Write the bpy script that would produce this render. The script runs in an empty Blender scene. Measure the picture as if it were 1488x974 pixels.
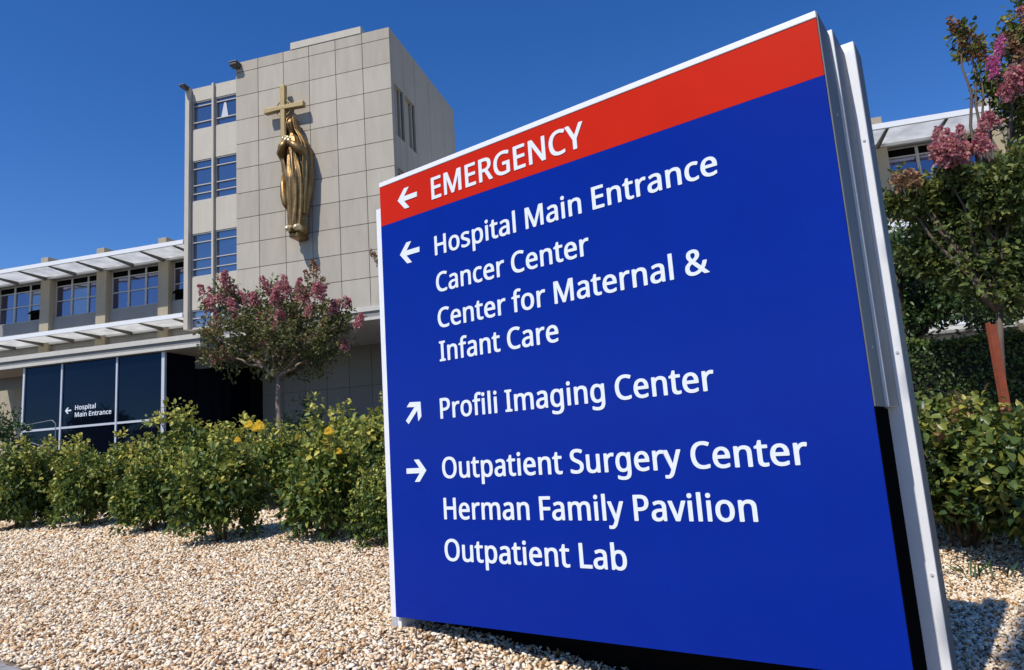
import bpy, math
import numpy as np
from mathutils import Vector, Matrix

R = math.radians
scene = bpy.context.scene
COL = scene.collection

# ------------------------------------------------------------------ camera
FOC, PW, PH = 1010.14, 1488.0, 974.0
CAM = np.array([0.0, 0.0, 1.0])
MR = np.array([0.99771961, 0.01069654, -0.0666421])
MU = np.array([0.06749507, -0.1581174, 0.98511081])
MF = np.array([0.0, 0.98736238, 0.1584788])
cd = bpy.data.cameras.new('camera')
cam = bpy.data.objects.new('camera', cd)
COL.objects.link(cam)
cd.sensor_width = 36.0
cd.lens = 36.0 * FOC / PW
cd.clip_start = 0.05
cd.clip_end = 3000.0
cam.matrix_world = Matrix(((MR[0], MU[0], -MF[0], CAM[0]), (MR[1], MU[1], -MF[1], CAM[1]),
                           (MR[2], MU[2], -MF[2], CAM[2]), (0, 0, 0, 1)))
scene.camera = cam

# ------------------------------------------------------------------ light
SUN_EL, SUN_AZ = 53.0, 218.6          # azimuth clockwise from +Y
world = bpy.data.worlds.new("World")
scene.world = world
world.use_nodes = True
wn, wl = world.node_tree.nodes, world.node_tree.links
wn.clear()
sky = wn.new('ShaderNodeTexSky')
sky.sky_type = 'NISHITA'
sky.sun_disc = False
sky.sun_elevation = R(SUN_EL)
sky.sun_rotation = R(SUN_AZ)
sky.altitude = 300.0
sky.air_density = 1.0
sky.dust_density = 0.15
sky.ozone_density = 3.5
bg = wn.new('ShaderNodeBackground')
bg.inputs['Strength'].default_value = 0.105
wo = wn.new('ShaderNodeOutputWorld')
hs = wn.new('ShaderNodeHueSaturation')     # clear, dry summer sky
hs.inputs['Hue'].default_value = 0.513
hs.inputs['Saturation'].default_value = 1.32
hs.inputs['Value'].default_value = 1.36
wl.new(sky.outputs[0], hs.inputs['Color'])
wl.new(hs.outputs[0], bg.inputs[0])
wl.new(bg.outputs[0], wo.inputs[0])

sd_ = bpy.data.lights.new('sun', 'SUN')
sd_.energy = 4.5
sd_.angle = R(0.53)
sd_.color = (1.0, 0.955, 0.89)
sun = bpy.data.objects.new('sun', sd_)
COL.objects.link(sun)
sun.location = (-20, -20, 40)
_d = Vector((math.sin(R(SUN_AZ)) * math.cos(R(SUN_EL)), math.cos(R(SUN_AZ)) * math.cos(R(SUN_EL)), math.sin(R(SUN_EL))))
sun.rotation_euler = _d.to_track_quat('Z', 'Y').to_euler()

scene.view_settings.view_transform = 'Standard'
scene.view_settings.look = 'None'
scene.view_settings.exposure = 0.0
scene.view_settings.gamma = 1.0
scene.view_settings.use_curve_mapping = False
scene.cycles.max_bounces = 8
scene.cycles.transparent_max_bounces = 8

# ------------------------------------------------------------------ helpers
def ray(px, py):
    d = MR * ((px - PW / 2) / FOC) + MU * (-(py - PH / 2) / FOC) + MF
    return d

def at(px, py, y):
    """the point seen at a photo pixel, at world depth y"""
    d = ray(px, py)
    return CAM + d * (y / d[1])

def ground_z(x, y):
    x, y = np.asarray(x, float), np.asarray(y, float)
    t = np.clip((y - 4.6) / 8.5, 0, 1)
    u = (x + 0.76817) * 0.80976838 - (y - 4.24278) * 0.58674967      # along the sign
    n = (x + 0.76817) * 0.58674967 + (y - 4.24278) * 0.80976838      # behind it
    dip = 0.1 * np.clip(u, 0, 3.0) * np.clip((n + 1.6) / 1.0, 0, 1) * np.clip((6.5 - n) / 3.0, 0, 1)
    return 0.42 * t * t * (3 - 2 * t) - dip

class Frame:
    def __init__(self, o, ang):
        self.o = np.array(o, float)
        c, s = math.cos(ang), math.sin(ang)
        self.m = np.array([[c, s, 0], [-s, c, 0], [0, 0, 1.0]])   # rows: local axes in world
    def w(self, p):
        return np.asarray(p, float) @ self.m + self.o

WORLD = Frame((0, 0, 0), 0)
BLD = Frame((-5.0795, 31.5943, 0.0), math.atan2(-0.25549741, 0.96680974))   # local x right, y into building
SGN = Frame((-0.76817, 4.24278, 0.0), math.atan2(-0.58674967, 0.80976838))   # local x along sign, y behind it

class MB:
    def __init__(self, fr=WORLD):
        self.fr = fr
        self.v, self.f = [], []
        self.n = 0
        self.att = []
    def add(self, verts, faces, val=0.5):
        verts = self.fr.w(np.asarray(verts, float).reshape(-1, 3))
        self.v.append(verts)
        b = self.n
        self.f.extend([tuple(i + b for i in f) for f in faces])
        self.n += len(verts)
        self.att.append(np.full(len(verts), val))
        return self
    def box(self, x0, x1, y0, y1, z0, z1, val=0.5):
        x0, x1 = min(x0, x1), max(x0, x1)
        y0, y1 = min(y0, y1), max(y0, y1)
        z0, z1 = min(z0, z1), max(z0, z1)
        v = [(x0, y0, z0), (x1, y0, z0), (x1, y1, z0), (x0, y1, z0), (x0, y0, z1), (x1, y0, z1), (x1, y1, z1), (x0, y1, z1)]
        f = [(0, 3, 2, 1), (4, 5, 6, 7), (0, 1, 5, 4), (1, 2, 6, 5), (2, 3, 7, 6), (3, 0, 4, 7)]
        return self.add(v, f, val)
    def prism_xz(self, poly, y0, y1):
        """polygon in local x,z (counter-clockwise seen from -y) extruded in y"""
        n = len(poly)
        v = [(p[0], y0, p[1]) for p in poly] + [(p[0], y1, p[1]) for p in poly]
        f = [tuple(range(n)), tuple(range(2 * n - 1, n - 1, -1))]
        for i in range(n):
            j = (i + 1) % n
            f.append((i, i + n, j + n, j))
        return self.add(v, f)
    def prism_yz(self, poly, x0, x1):
        n = len(poly)
        v = [(x0, p[0], p[1]) for p in poly] + [(x1, p[0], p[1]) for p in poly]
        f = [tuple(range(n - 1, -1, -1)), tuple(range(n, 2 * n))]
        for i in range(n):
            j = (i + 1) % n
            f.append((i, j, j + n, i + n))
        return self.add(v, f)
    def tube(self, pts, rad, seg=6, val=0.5):
        P = [np.asarray(p, float) for p in pts]
        if np.isscalar(rad):
            rad = [rad] * len(P)
        rings = []
        up = np.array([0.13, 0.37, 0.92])
        for i, p in enumerate(P):
            t = P[min(i + 1, len(P) - 1)] - P[max(i - 1, 0)]
            t = t / (np.linalg.norm(t) + 1e-12)
            a = np.cross(t, up)
            if np.linalg.norm(a) < 1e-3:
                a = np.cross(t, np.array([1.0, 0, 0]))
            a /= np.linalg.norm(a)
            b = np.cross(t, a)
            rings.append([p + rad[i] * (math.cos(k * 2 * math.pi / seg) * a + math.sin(k * 2 * math.pi / seg) * b) for k in range(seg)])
        v = [q for r in rings for q in r]
        f = []
        for i in range(len(P) - 1):
            for k in range(seg):
                k2 = (k + 1) % seg
                f.append((i * seg + k, i * seg + k2, (i + 1) * seg + k2, (i + 1) * seg + k))
        f.append(tuple(range(seg - 1, -1, -1)))
        f.append(tuple((len(P) - 1) * seg + k for k in range(seg)))
        return self.add(v, f, val)

def base_of(parent):
    o = np.zeros(3)
    while parent is not None:
        o = o + np.array(parent.location)
        parent = parent.parent
    return o

def obj(name, mb, mat, parent=None, loc=None, smooth=False, bevel=0.0):
    me = bpy.data.meshes.new(name)
    V = np.vstack(mb.v)
    if loc is None:
        loc = np.zeros(3)
    V = V - base_of(parent) - np.asarray(loc, float)
    me.from_pydata(V.tolist(), [], mb.f)
    at_ = me.attributes.new('tint', 'FLOAT', 'POINT')
    at_.data.foreach_set('value', np.concatenate(mb.att).astype(np.float32))
    me.materials.append(mat)
    if smooth:
        me.polygons.foreach_set('use_smooth', [True] * len(me.polygons))
    me.update()
    o = bpy.data.objects.new(name, me)
    COL.objects.link(o)
    o.location = tuple(loc)
    if parent is not None:
        o.parent = parent
    if bevel:
        m = o.modifiers.new('bevel', 'BEVEL')
        m.width = bevel
        m.segments = 2
        m.limit_method = 'ANGLE'
    return o

def raw(name, V, F, mat, parent=None, loc=None, tint=None, smooth=False):
    """fast mesh from numpy arrays; F is (n,3) or (n,4)"""
    if loc is None:
        loc = np.zeros(3)
    V = np.asarray(V, float) - base_of(parent) - np.asarray(loc, float)
    F = np.asarray(F, np.int32)
    me = bpy.data.meshes.new(name)
    me.vertices.add(len(V))
    me.vertices.foreach_set('co', V.astype(np.float32).ravel())
    k = F.shape[1]
    me.loops.add(F.size)
    me.loops.foreach_set('vertex_index', F.ravel())
    me.polygons.add(len(F))
    me.polygons.foreach_set('loop_start', np.arange(0, F.size, k, dtype=np.int32))
    me.polygons.foreach_set('loop_total', np.full(len(F), k, np.int32))
    if smooth:
        me.polygons.foreach_set('use_smooth', np.ones(len(F), bool))
    me.update(calc_edges=True)
    if tint is not None:
        a = me.attributes.new('tint', 'FLOAT', 'POINT')
        a.data.foreach_set('value', np.asarray(tint, np.float32))
    me.materials.append(mat)
    o = bpy.data.objects.new(name, me)
    COL.objects.link(o)
    o.location = tuple(loc)
    if parent is not None:
        o.parent = parent
    return o

def tag(o, label=None, cat=None, group=None, kind=None):
    if label: o['label'] = label
    if cat: o['category'] = cat
    if group: o['group'] = group
    if kind: o['kind'] = kind
    return o

def thing(name, loc, label, cat, group=None):
    o = bpy.data.objects.new(name, None)
    COL.objects.link(o)
    o.location = tuple(float(c) for c in loc)
    o.empty_display_size = 0.3
    return tag(o, label, cat, group)

# ------------------------------------------------------------------ materials
def mat(name, col, rough=0.6, metal=0.0, spec=0.5, var=0.0, vscale=3.0, bump=0.0, bscale=40.0, streak=0.0, ior=None, coat=0.0):
    m = bpy.data.materials.new(name)
    m.use_nodes = True
    n, l = m.node_tree.nodes, m.node_tree.links
    p = n['Principled BSDF']
    p.inputs['Base Color'].default_value = (*col, 1)
    p.inputs['Roughness'].default_value = rough
    p.inputs['Metallic'].default_value = metal
    p.inputs['Specular IOR Level'].default_value = spec
    if coat: p.inputs['Coat Weight'].default_value = coat
    if ior: p.inputs['IOR'].default_value = ior
    if var or streak or bump:
        tc = n.new('ShaderNodeTexCoord')
    if var or streak:
        nz = n.new('ShaderNodeTexNoise')
        nz.inputs['Scale'].default_value = vscale
        nz.inputs['Detail'].default_value = 6
        nz.inputs['Roughness'].default_value = 0.65
        l.new(tc.outputs['Object'], nz.inputs['Vector'])
        src = nz.outputs['Fac']
        if streak:
            mp = n.new('ShaderNodeMapping')
            mp.inputs['Scale'].default_value = (2.2, 2.2, 0.12)
            l.new(tc.outputs['Object'], mp.inputs['Vector'])
            n2 = n.new('ShaderNodeTexNoise')
            n2.inputs['Scale'].default_value = 1.4
            n2.inputs['Detail'].default_value = 5
            l.new(mp.outputs[0], n2.inputs['Vector'])
            mm = n.new('ShaderNodeMix')
            mm.data_type = 'FLOAT'
            mm.inputs[0].default_value = 0.5
            l.new(src, mm.inputs[2]); l.new(n2.outputs['Fac'], mm.inputs[3])
            src = mm.outputs[0]
        mr = n.new('ShaderNodeMapRange')
        v = var + streak
        mr.inputs['From Min'].default_value = 0.25
        mr.inputs['From Max'].default_value = 0.75
        mr.inputs['To Min'].default_value = 1 - v
        mr.inputs['To Max'].default_value = 1 + v
        l.new(src, mr.inputs['Value'])
        ml = n.new('ShaderNodeMix')
        ml.data_type = 'RGBA'
        ml.blend_type = 'MULTIPLY'
        ml.inputs[0].default_value = 1
        ml.inputs[6].default_value = (*col, 1)
        l.new(mr.outputs[0], ml.inputs[7])
        l.new(ml.outputs[2], p.inputs['Base Color'])
    if bump:
        nb = n.new('ShaderNodeTexNoise')
        nb.inputs['Scale'].default_value = bscale
        nb.inputs['Detail'].default_value = 5
        l.new(tc.outputs['Object'], nb.inputs['Vector'])
        b = n.new('ShaderNodeBump')
        b.inputs['Strength'].default_value = bump
        b.inputs['Distance'].default_value = 0.02
        l.new(nb.outputs['Fac'], b.inputs['Height'])
        l.new(b.outputs[0], p.inputs['Normal'])
    return m

def ramp_mat(name, stops, rough=0.6, trans=0.0, spec=0.3, interp='LINEAR', mulnoise=0.0, nscale=20.0, bump=0.0, zscale=1.0):
    """colour picked per leaf / stone / panel by the 'tint' attribute"""
    m = bpy.data.materials.new(name)
    m.use_nodes = True
    n, l = m.node_tree.nodes, m.node_tree.links
    p = n['Principled BSDF']
    a = n.new('ShaderNodeAttribute')
    a.attribute_name = 'tint'
    r = n.new('ShaderNodeValToRGB')
    r.color_ramp.interpolation = interp
    el = r.color_ramp.elements
    while len(el) > 1: el.remove(el[-1])
    el[0].position = stops[0][0]; el[0].color = (*stops[0][1], 1)
    for s, c in stops[1:]:
        e = el.new(s); e.color = (*c, 1)
    l.new(a.outputs['Fac'], r.inputs[0])
    colr = r.outputs[0]
    if mulnoise or bump:
        tc = n.new('ShaderNodeTexCoord')
        nz = n.new('ShaderNodeTexNoise')
        nz.inputs['Scale'].default_value = nscale
        nz.inputs['Detail'].default_value = 7
        nz.inputs['Roughness'].default_value = 0.7
        mpz = n.new('ShaderNodeMapping'); mpz.inputs['Scale'].default_value = (1, 1, zscale)
        l.new(tc.outputs['Object'], mpz.inputs['Vector']); l.new(mpz.outputs[0], nz.inputs['Vector'])
    if mulnoise:
        mr = n.new('ShaderNodeMapRange')
        mr.inputs['From Min'].default_value = 0.25; mr.inputs['From Max'].default_value = 0.75
        mr.inputs['To Min'].default_value = 1 - mulnoise; mr.inputs['To Max'].default_value = 1 + mulnoise
        l.new(nz.outputs['Fac'], mr.inputs['Value'])
        ml = n.new('ShaderNodeMix'); ml.data_type = 'RGBA'; ml.blend_type = 'MULTIPLY'
        ml.inputs[0].default_value = 1
        l.new(colr, ml.inputs[6]); l.new(mr.outputs[0], ml.inputs[7])
        colr = ml.outputs[2]
    if bump:
        b = n.new('ShaderNodeBump'); b.inputs['Strength'].default_value = bump; b.inputs['Distance'].default_value = 0.01
        l.new(nz.outputs['Fac'], b.inputs['Height']); l.new(b.outputs[0], p.inputs['Normal'])
    l.new(colr, p.inputs['Base Color'])
    p.inputs['Roughness'].default_value = rough
    p.inputs['Specular IOR Level'].default_value = spec
    if trans:
        t = n.new('ShaderNodeBsdfTranslucent')
        hs = n.new('ShaderNodeHueSaturation')
        hs.inputs['Value'].default_value = 1.5
        hs.inputs['Hue'].default_value = 0.485
        l.new(colr, hs.inputs['Color'])
        l.new(hs.outputs[0], t.inputs['Color'])
        mx = n.new('ShaderNodeMixShader')
        mx.inputs[0].default_value = trans
        l.new(p.outputs[0], mx.inputs[1]); l.new(t.outputs[0], mx.inputs[2])
        out = n['Material Output']
        l.new(mx.outputs[0], out.inputs['Surface'])
    return m

def translucent_mat(name, col, t=0.5):
    m = bpy.data.materials.new(name)
    m.use_nodes = True
    n, l = m.node_tree.nodes, m.node_tree.links
    p = n['Principled BSDF']
    p.inputs['Base Color'].default_value = (*col, 1)
    p.inputs['Roughness'].default_value = 0.5
    tr = n.new('ShaderNodeBsdfTranslucent')
    tc = n.new('ShaderNodeTexCoord')
    nz = n.new('ShaderNodeTexNoise'); nz.inputs['Scale'].default_value = 1.7; nz.inputs['Detail'].default_value = 5
    l.new(tc.outputs['Object'], nz.inputs['Vector'])
    rp = n.new('ShaderNodeValToRGB')
    rp.color_ramp.elements[0].position = 0.3; rp.color_ramp.elements[0].color = (*[c * 0.82 for c in col], 1)
    rp.color_ramp.elements[1].position = 0.65; rp.color_ramp.elements[1].color = (*col, 1)
    l.new(nz.outputs['Fac'], rp.inputs[0])
    l.new(rp.outputs[0], p.inputs['Base Color']); l.new(rp.outputs[0], tr.inputs['Color'])
    mx = n.new('ShaderNodeMixShader'); mx.inputs[0].default_value = t
    l.new(p.outputs[0], mx.inputs[1]); l.new(tr.outputs[0], mx.inputs[2])
    l.new(mx.outputs[0], n['Material Output'].inputs['Surface'])
    return m

def glass_mat(name, col, refl, rough=0.03, wave=0.02, tint=(0.85, 0.9, 1.0), fmul=1.0):
    """tinted, partly mirrored window glass"""
    m = bpy.data.materials.new(name)
    m.use_nodes = True
    n, l = m.node_tree.nodes, m.node_tree.links
    p = n['Principled BSDF']
    p.inputs['Base Color'].default_value = (*col, 1)
    p.inputs['Roughness'].default_value = 0.15
    p.inputs['Specular IOR Level'].default_value = 0.0
    g = n.new('ShaderNodeBsdfGlossy')
    g.inputs['Color'].default_value = (*tint, 1)
    g.inputs['Roughness'].default_value = rough
    tc = n.new('ShaderNodeTexCoord')
    nz = n.new('ShaderNodeTexNoise'); nz.inputs['Scale'].default_value = 0.8; nz.inputs['Detail'].default_value = 2
    l.new(tc.outputs['Object'], nz.inputs['Vector'])
    b = n.new('ShaderNodeBump'); b.inputs['Strength'].default_value = wave; b.inputs['Distance'].default_value = 0.3
    l.new(nz.outputs['Fac'], b.inputs['Height']); l.new(b.outputs[0], g.inputs['Normal'])
    fr = n.new('ShaderNodeFresnel'); fr.inputs['IOR'].default_value = 1.5
    ad = n.new('ShaderNodeMath'); ad.operation = 'MULTIPLY_ADD'; ad.use_clamp = True; ad.inputs[1].default_value = fmul; ad.inputs[2].default_value = refl
    l.new(fr.outputs[0], ad.inputs[0])
    mx = n.new('ShaderNodeMixShader')
    l.new(ad.outputs[0], mx.inputs[0]); l.new(p.outputs[0], mx.inputs[1]); l.new(g.outputs[0], mx.inputs[2])
    l.new(mx.outputs[0], n['Material Output'].inputs['Surface'])
    return m

M = {}
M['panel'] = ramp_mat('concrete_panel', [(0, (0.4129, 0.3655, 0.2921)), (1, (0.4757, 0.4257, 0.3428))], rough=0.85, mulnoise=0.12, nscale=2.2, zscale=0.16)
M['panel_shade'] = ramp_mat('lower_wall_panel', [(0, (0.2015, 0.1885, 0.1690)), (1, (0.2470, 0.2314, 0.2080))], rough=0.85, mulnoise=0.07, nscale=2.5)  # panel colour darkened for the shade under the overhang
M['glass_blind'] = glass_mat('glass_with_blind', (0.10, 0.115, 0.14), 0.22, tint=(0.75, 0.8, 0.95))
M['lamp_grey'] = mat('lamp_grey', (0.07, 0.065, 0.06), 0.6)
M['rail'] = mat('rail_steel', (0.22, 0.22, 0.22), 0.5, metal=0.3)
M['joint'] = mat('panel_joint', (0.20, 0.19, 0.175), 0.9)
M['cream'] = mat('cream_render', (0.5104, 0.4611, 0.3780), 0.8, var=0.05, vscale=1.2, streak=0.05)
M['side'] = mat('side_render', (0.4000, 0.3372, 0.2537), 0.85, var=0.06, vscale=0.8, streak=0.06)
M['tan'] = mat('tan_concrete', (0.3800, 0.3216, 0.2288), 0.85, var=0.07, vscale=2, streak=0.06)
M['grey'] = mat('grey_spandrel', (0.25, 0.24, 0.225), 0.8, var=0.05, vscale=2, streak=0.05)
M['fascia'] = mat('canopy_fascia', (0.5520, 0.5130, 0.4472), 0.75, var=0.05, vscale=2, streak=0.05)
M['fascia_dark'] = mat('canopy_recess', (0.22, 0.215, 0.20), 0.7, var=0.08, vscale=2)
M['soffit'] = mat('tan_soffit', (0.42, 0.33, 0.23), 0.8, var=0.04, vscale=1)
M['dark'] = mat('dark_interior', (0.008, 0.008, 0.009), 0.9, spec=0.0)
M['asphalt'] = mat('asphalt', (0.055, 0.054, 0.052), 0.9, var=0.15, vscale=3, bump=0.3, bscale=90)
M['black'] = mat('black_metal', (0.006, 0.006, 0.006), 0.9, spec=0.0, var=0.1, vscale=5)
M['alu'] = mat('aluminium', (0.62, 0.63, 0.65), 0.45, metal=0.25, var=0.05, vscale=4)
M['mullion'] = mat('mullion', (0.46, 0.44, 0.41), 0.5, metal=0.1)
M['bracket'] = mat('bracket', (0.10, 0.095, 0.085), 0.6)
M['louvre'] = translucent_mat('white_louvre', (0.86, 0.86, 0.84), 0.8)
M['white'] = mat('white_paint', (0.78, 0.78, 0.77), 0.5, var=0.03, vscale=3)
M['glass_tower'] = glass_mat('tower_glass', (0.018, 0.026, 0.045), 0.34, tint=(0.66, 0.68, 0.74))
M['glass_wing'] = glass_mat('wing_glass', (0.010, 0.016, 0.05), 0.28, tint=(0.60, 0.58, 0.74))
M['glass_dark'] = glass_mat('entrance_glass', (0.0025, 0.004, 0.009), 0.0, tint=(0.38, 0.62, 1.0), fmul=0.62)
M['blind'] = mat('window_blind', (0.55, 0.56, 0.58), 0.8)
M['bronze'] = mat('gilded_bronze', (0.2700, 0.1672, 0.0680), 0.45, metal=0.85, var=0.45, vscale=3.0, bump=0.35, bscale=9)
M['gold'] = mat('dull_gilt', (0.3700, 0.2736, 0.1224), 0.55, metal=0.35, var=0.10, vscale=3)
M['pale_gilt'] = mat('pale_gilt', (0.75, 0.62, 0.38), 0.35, metal=0.6)  # brightened gilt: sun glint painted into the hands; feet share it
# sign
M['blue'] = mat('blue_vinyl', (0.001, 0.0195, 0.262), 0.26, spec=0.16, var=0.06, vscale=2.5)
M['red'] = mat('red_vinyl', (0.56, 0.019, 0.0035), 0.32, spec=0.1, var=0.05, vscale=2)
M['letter'] = mat('reflective_letters', (0.7600, 0.7980, 0.8360), 0.45)
M['trim'] = mat('white_trim', (0.82, 0.82, 0.83), 0.4, var=0.02, vscale=6)
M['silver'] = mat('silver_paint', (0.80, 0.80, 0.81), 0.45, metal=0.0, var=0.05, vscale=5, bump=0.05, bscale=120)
M['silver_side'] = mat('silver_side', (0.13, 0.135, 0.145), 0.55, metal=0.0, var=0.06, vscale=5)  # dark grey puts the shade into the sign's silver end faces; also hood colour
M['rust'] = mat('rust_paint', (0.27, 0.058, 0.02), 0.7, var=0.25, vscale=9, bump=0.2, bscale=60)
# ground
M['stone'] = ramp_mat('gravel_stone', [(0.0, (0.130, 0.080, 0.050)), (0.06, (0.324, 0.180, 0.085)), (0.16, (0.605, 0.350, 0.158)), (0.32, (0.735, 0.519, 0.297)),
                                       (0.50, (0.811, 0.636, 0.426)), (0.68, (0.843, 0.700, 0.505)), (0.86, (0.876, 0.763, 0.584)), (1.0, (0.900, 0.837, 0.683))],
                      rough=0.8, mulnoise=0.16, nscale=70.0)
M['bark'] = mat('smooth_bark', (0.115, 0.08, 0.06), 0.8, var=0.3, vscale=6, bump=0.3, bscale=25)
M['bark_pale'] = mat('pale_bark', (0.26, 0.19, 0.14), 0.8, var=0.3, vscale=6, bump=0.3, bscale=25)
M['twig'] = mat('green_brown_twig', (0.12, 0.085, 0.05), 0.8, var=0.2, vscale=9)
M['rose_leaf'] = ramp_mat('rose_leaf', [(0, (0.022, 0.045, 0.012)), (0.33, (0.06, 0.108, 0.025)), (0.62, (0.165, 0.21, 0.04)), (0.84, (0.37, 0.37, 0.065)), (1, (0.52, 0.46, 0.09))], rough=0.45, trans=0.2, spec=0.3)
M['crape_leaf'] = ramp_mat('crape_leaf', [(0, (0.04, 0.055, 0.02)), (0.4, (0.095, 0.11, 0.034)), (0.66, (0.18, 0.18, 0.055)), (0.82, (0.30, 0.235, 0.08)), (0.92, (0.30, 0.14, 0.07)), (1, (0.30, 0.10, 0.07))], rough=0.5, trans=0.3, spec=0.25)
M['crape_leaf_green'] = ramp_mat('crape_leaf_green', [(0, (0.035, 0.055, 0.018)), (0.4, (0.085, 0.12, 0.032)), (0.7, (0.18, 0.21, 0.05)), (0.92, (0.33, 0.31, 0.08)), (1, (0.34, 0.18, 0.08))], rough=0.5, trans=0.28, spec=0.25)
M['box_leaf'] = ramp_mat('box_leaf', [(0, (0.03, 0.06, 0.018)), (0.6, (0.085, 0.14, 0.034)), (1, (0.22, 0.27, 0.05))], rough=0.45, trans=0.2, spec=0.4)
M['bush_leaf'] = ramp_mat('bush_leaf', [(0, (0.016, 0.036, 0.011)), (0.4, (0.045, 0.085, 0.02)), (0.7, (0.14, 0.18, 0.035)), (0.92, (0.36, 0.34, 0.055)), (1, (0.30, 0.16, 0.06))], rough=0.38, trans=0.22, spec=0.4)
M['hedge_leaf'] = ramp_mat('hedge_leaf', [(0, (0.019, 0.042, 0.016)), (0.6, (0.052, 0.098, 0.026)), (1, (0.130, 0.182, 0.036))], rough=0.45, trans=0.2, spec=0.4)
M['hedge_core'] = mat('hedge_core', (0.012, 0.016, 0.008), 0.95)
M['flower'] = ramp_mat('crape_flower', [(0, (0.2990, 0.0945, 0.0975)), (0.4, (0.4830, 0.1620, 0.1820)), (0.75, (0.6325, 0.3240, 0.3250)), (1, (0.4140, 0.2970, 0.1560))], rough=0.7, trans=0.3)
M['magenta'] = ramp_mat('magenta_flower', [(0, (0.4275, 0.0675, 0.2100)), (0.6, (0.6270, 0.1890, 0.3780)), (1, (0.6840, 0.3780, 0.4725))], rough=0.7, trans=0.3)
M['seed'] = ramp_mat('seed_head', [(0, (0.22, 0.13, 0.07)), (0.6, (0.36, 0.22, 0.11)), (1, (0.42, 0.18, 0.12))], rough=0.8, trans=0.15)
M['yellow'] = ramp_mat('yellow_petal', [(0, (0.80, 0.52, 0.03)), (0.5, (0.86, 0.72, 0.08)), (1, (0.88, 0.80, 0.22))], rough=0.6, trans=0.3)
M['dry_leaf'] = ramp_mat('dry_leaf', [(0, (0.05, 0.028, 0.015)), (0.6, (0.14, 0.08, 0.04)), (1, (0.26, 0.17, 0.09))], rough=0.8)
M['grass'] = ramp_mat('grass_blade', [(0, (0.02, 0.05, 0.014)), (1, (0.06, 0.12, 0.03))], rough=0.5, trans=0.2)

def soil_mat():
    m = bpy.data.materials.new('gravel_bed')
    m.use_nodes = True
    n, l = m.node_tree.nodes, m.node_tree.links
    p = n['Principled BSDF']
    tc = n.new('ShaderNodeTexCoord')
    v = n.new('ShaderNodeTexVoronoi'); v.inputs['Scale'].default_value = 28
    l.new(tc.outputs['Object'], v.inputs['Vector'])
    sp = n.new('ShaderNodeSeparateColor'); l.new(v.outputs['Color'], sp.inputs[0])
    r = n.new('ShaderNodeValToRGB')
    el = r.color_ramp.elements
    el[0].position = 0; el[0].color = (0.22, 0.15, 0.10, 1)
    el[1].position = 1; el[1].color = (0.62, 0.55, 0.48, 1)
    e = el.new(0.35); e.color = (0.50, 0.38, 0.27, 1)
    l.new(sp.outputs[0], r.inputs[0])
    mr = n.new('ShaderNodeMapRange'); mr.inputs['From Max'].default_value = 0.55
    mr.inputs['To Min'].default_value = 1.0; mr.inputs['To Max'].default_value = 0.35
    l.new(v.outputs['Distance'], mr.inputs['Value'])
    ml = n.new('ShaderNodeMix'); ml.data_type = 'RGBA'; ml.blend_type = 'MULTIPLY'; ml.inputs[0].default_value = 1
    l.new(r.outputs[0], ml.inputs[6]); l.new(mr.outputs[0], ml.inputs[7])
    l.new(ml.outputs[2], p.inputs['Base Color'])
    p.inputs['Roughness'].default_value = 0.9
    b = n.new('ShaderNodeBump'); b.inputs['Strength'].default_value = 0.9; b.inputs['Distance'].default_value = 0.02; b.invert = True
    l.new(v.outputs['Distance'], b.inputs['Height']); l.new(b.outputs[0], p.inputs['Normal'])
    return m
M['soil'] = soil_mat()
M['pave'] = mat('pavement_concrete', (0.30, 0.29, 0.275), 0.85, var=0.08, vscale=4, bump=0.2, bscale=150)

# ------------------------------------------------------------------ ground
def build_ground():
    xs = np.concatenate([[-900, -300, -120, -60], np.linspace(-40, -12, 29), np.linspace(-11, 9, 101), np.linspace(10, 40, 31), [60, 120, 300, 900]])
    ys = np.concatenate([[-900, -300, -100, -40, -20], np.linspace(-10, 40, 101), [60, 120, 300, 900]])
    X, Y = np.meshgrid(xs, ys)
    Z = ground_z(X, Y) - 0.012
    V = np.stack([X, Y, Z], -1).reshape(-1, 3)
    nx = len(xs)
    i, j = np.meshgrid(np.arange(len(ys) - 1), np.arange(nx - 1), indexing='ij')
    a = (i * nx + j).ravel()
    F = np.stack([a, a + 1, a + nx + 1, a + nx], 1)
    o = raw('ground', V, F, M['soil'], smooth=True)
    tag(o, kind='structure')
build_ground()

mb = MB(SGN)
for k in range(-8, 9):                         # slabs of the pavement the camera stands on
    mb.box(k * 1.52, k * 1.52 + 1.508, -3.6, -1.43, -0.40, 0.016)
tag(obj('pavement', mb, M['pave'], bevel=0.008), kind='structure')

mb = MB()
mb.add([(-70, 13.4, 0.4125), (70, 13.4, 0.4125), (70, 75, 0.4125), (-70, 75, 0.4125)], [(0, 1, 2, 3)])
tag(obj('driveway', mb, M['asphalt']), kind='structure')
mb = MB(SGN)
mb.add([(-60, -60, 0.0), (60, -60, 0.0), (60, -3.62, 0.0), (-60, -3.62, 0.0)], [(0, 1, 2, 3)])
tag(obj('road', mb, M['asphalt']), kind='structure')

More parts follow.
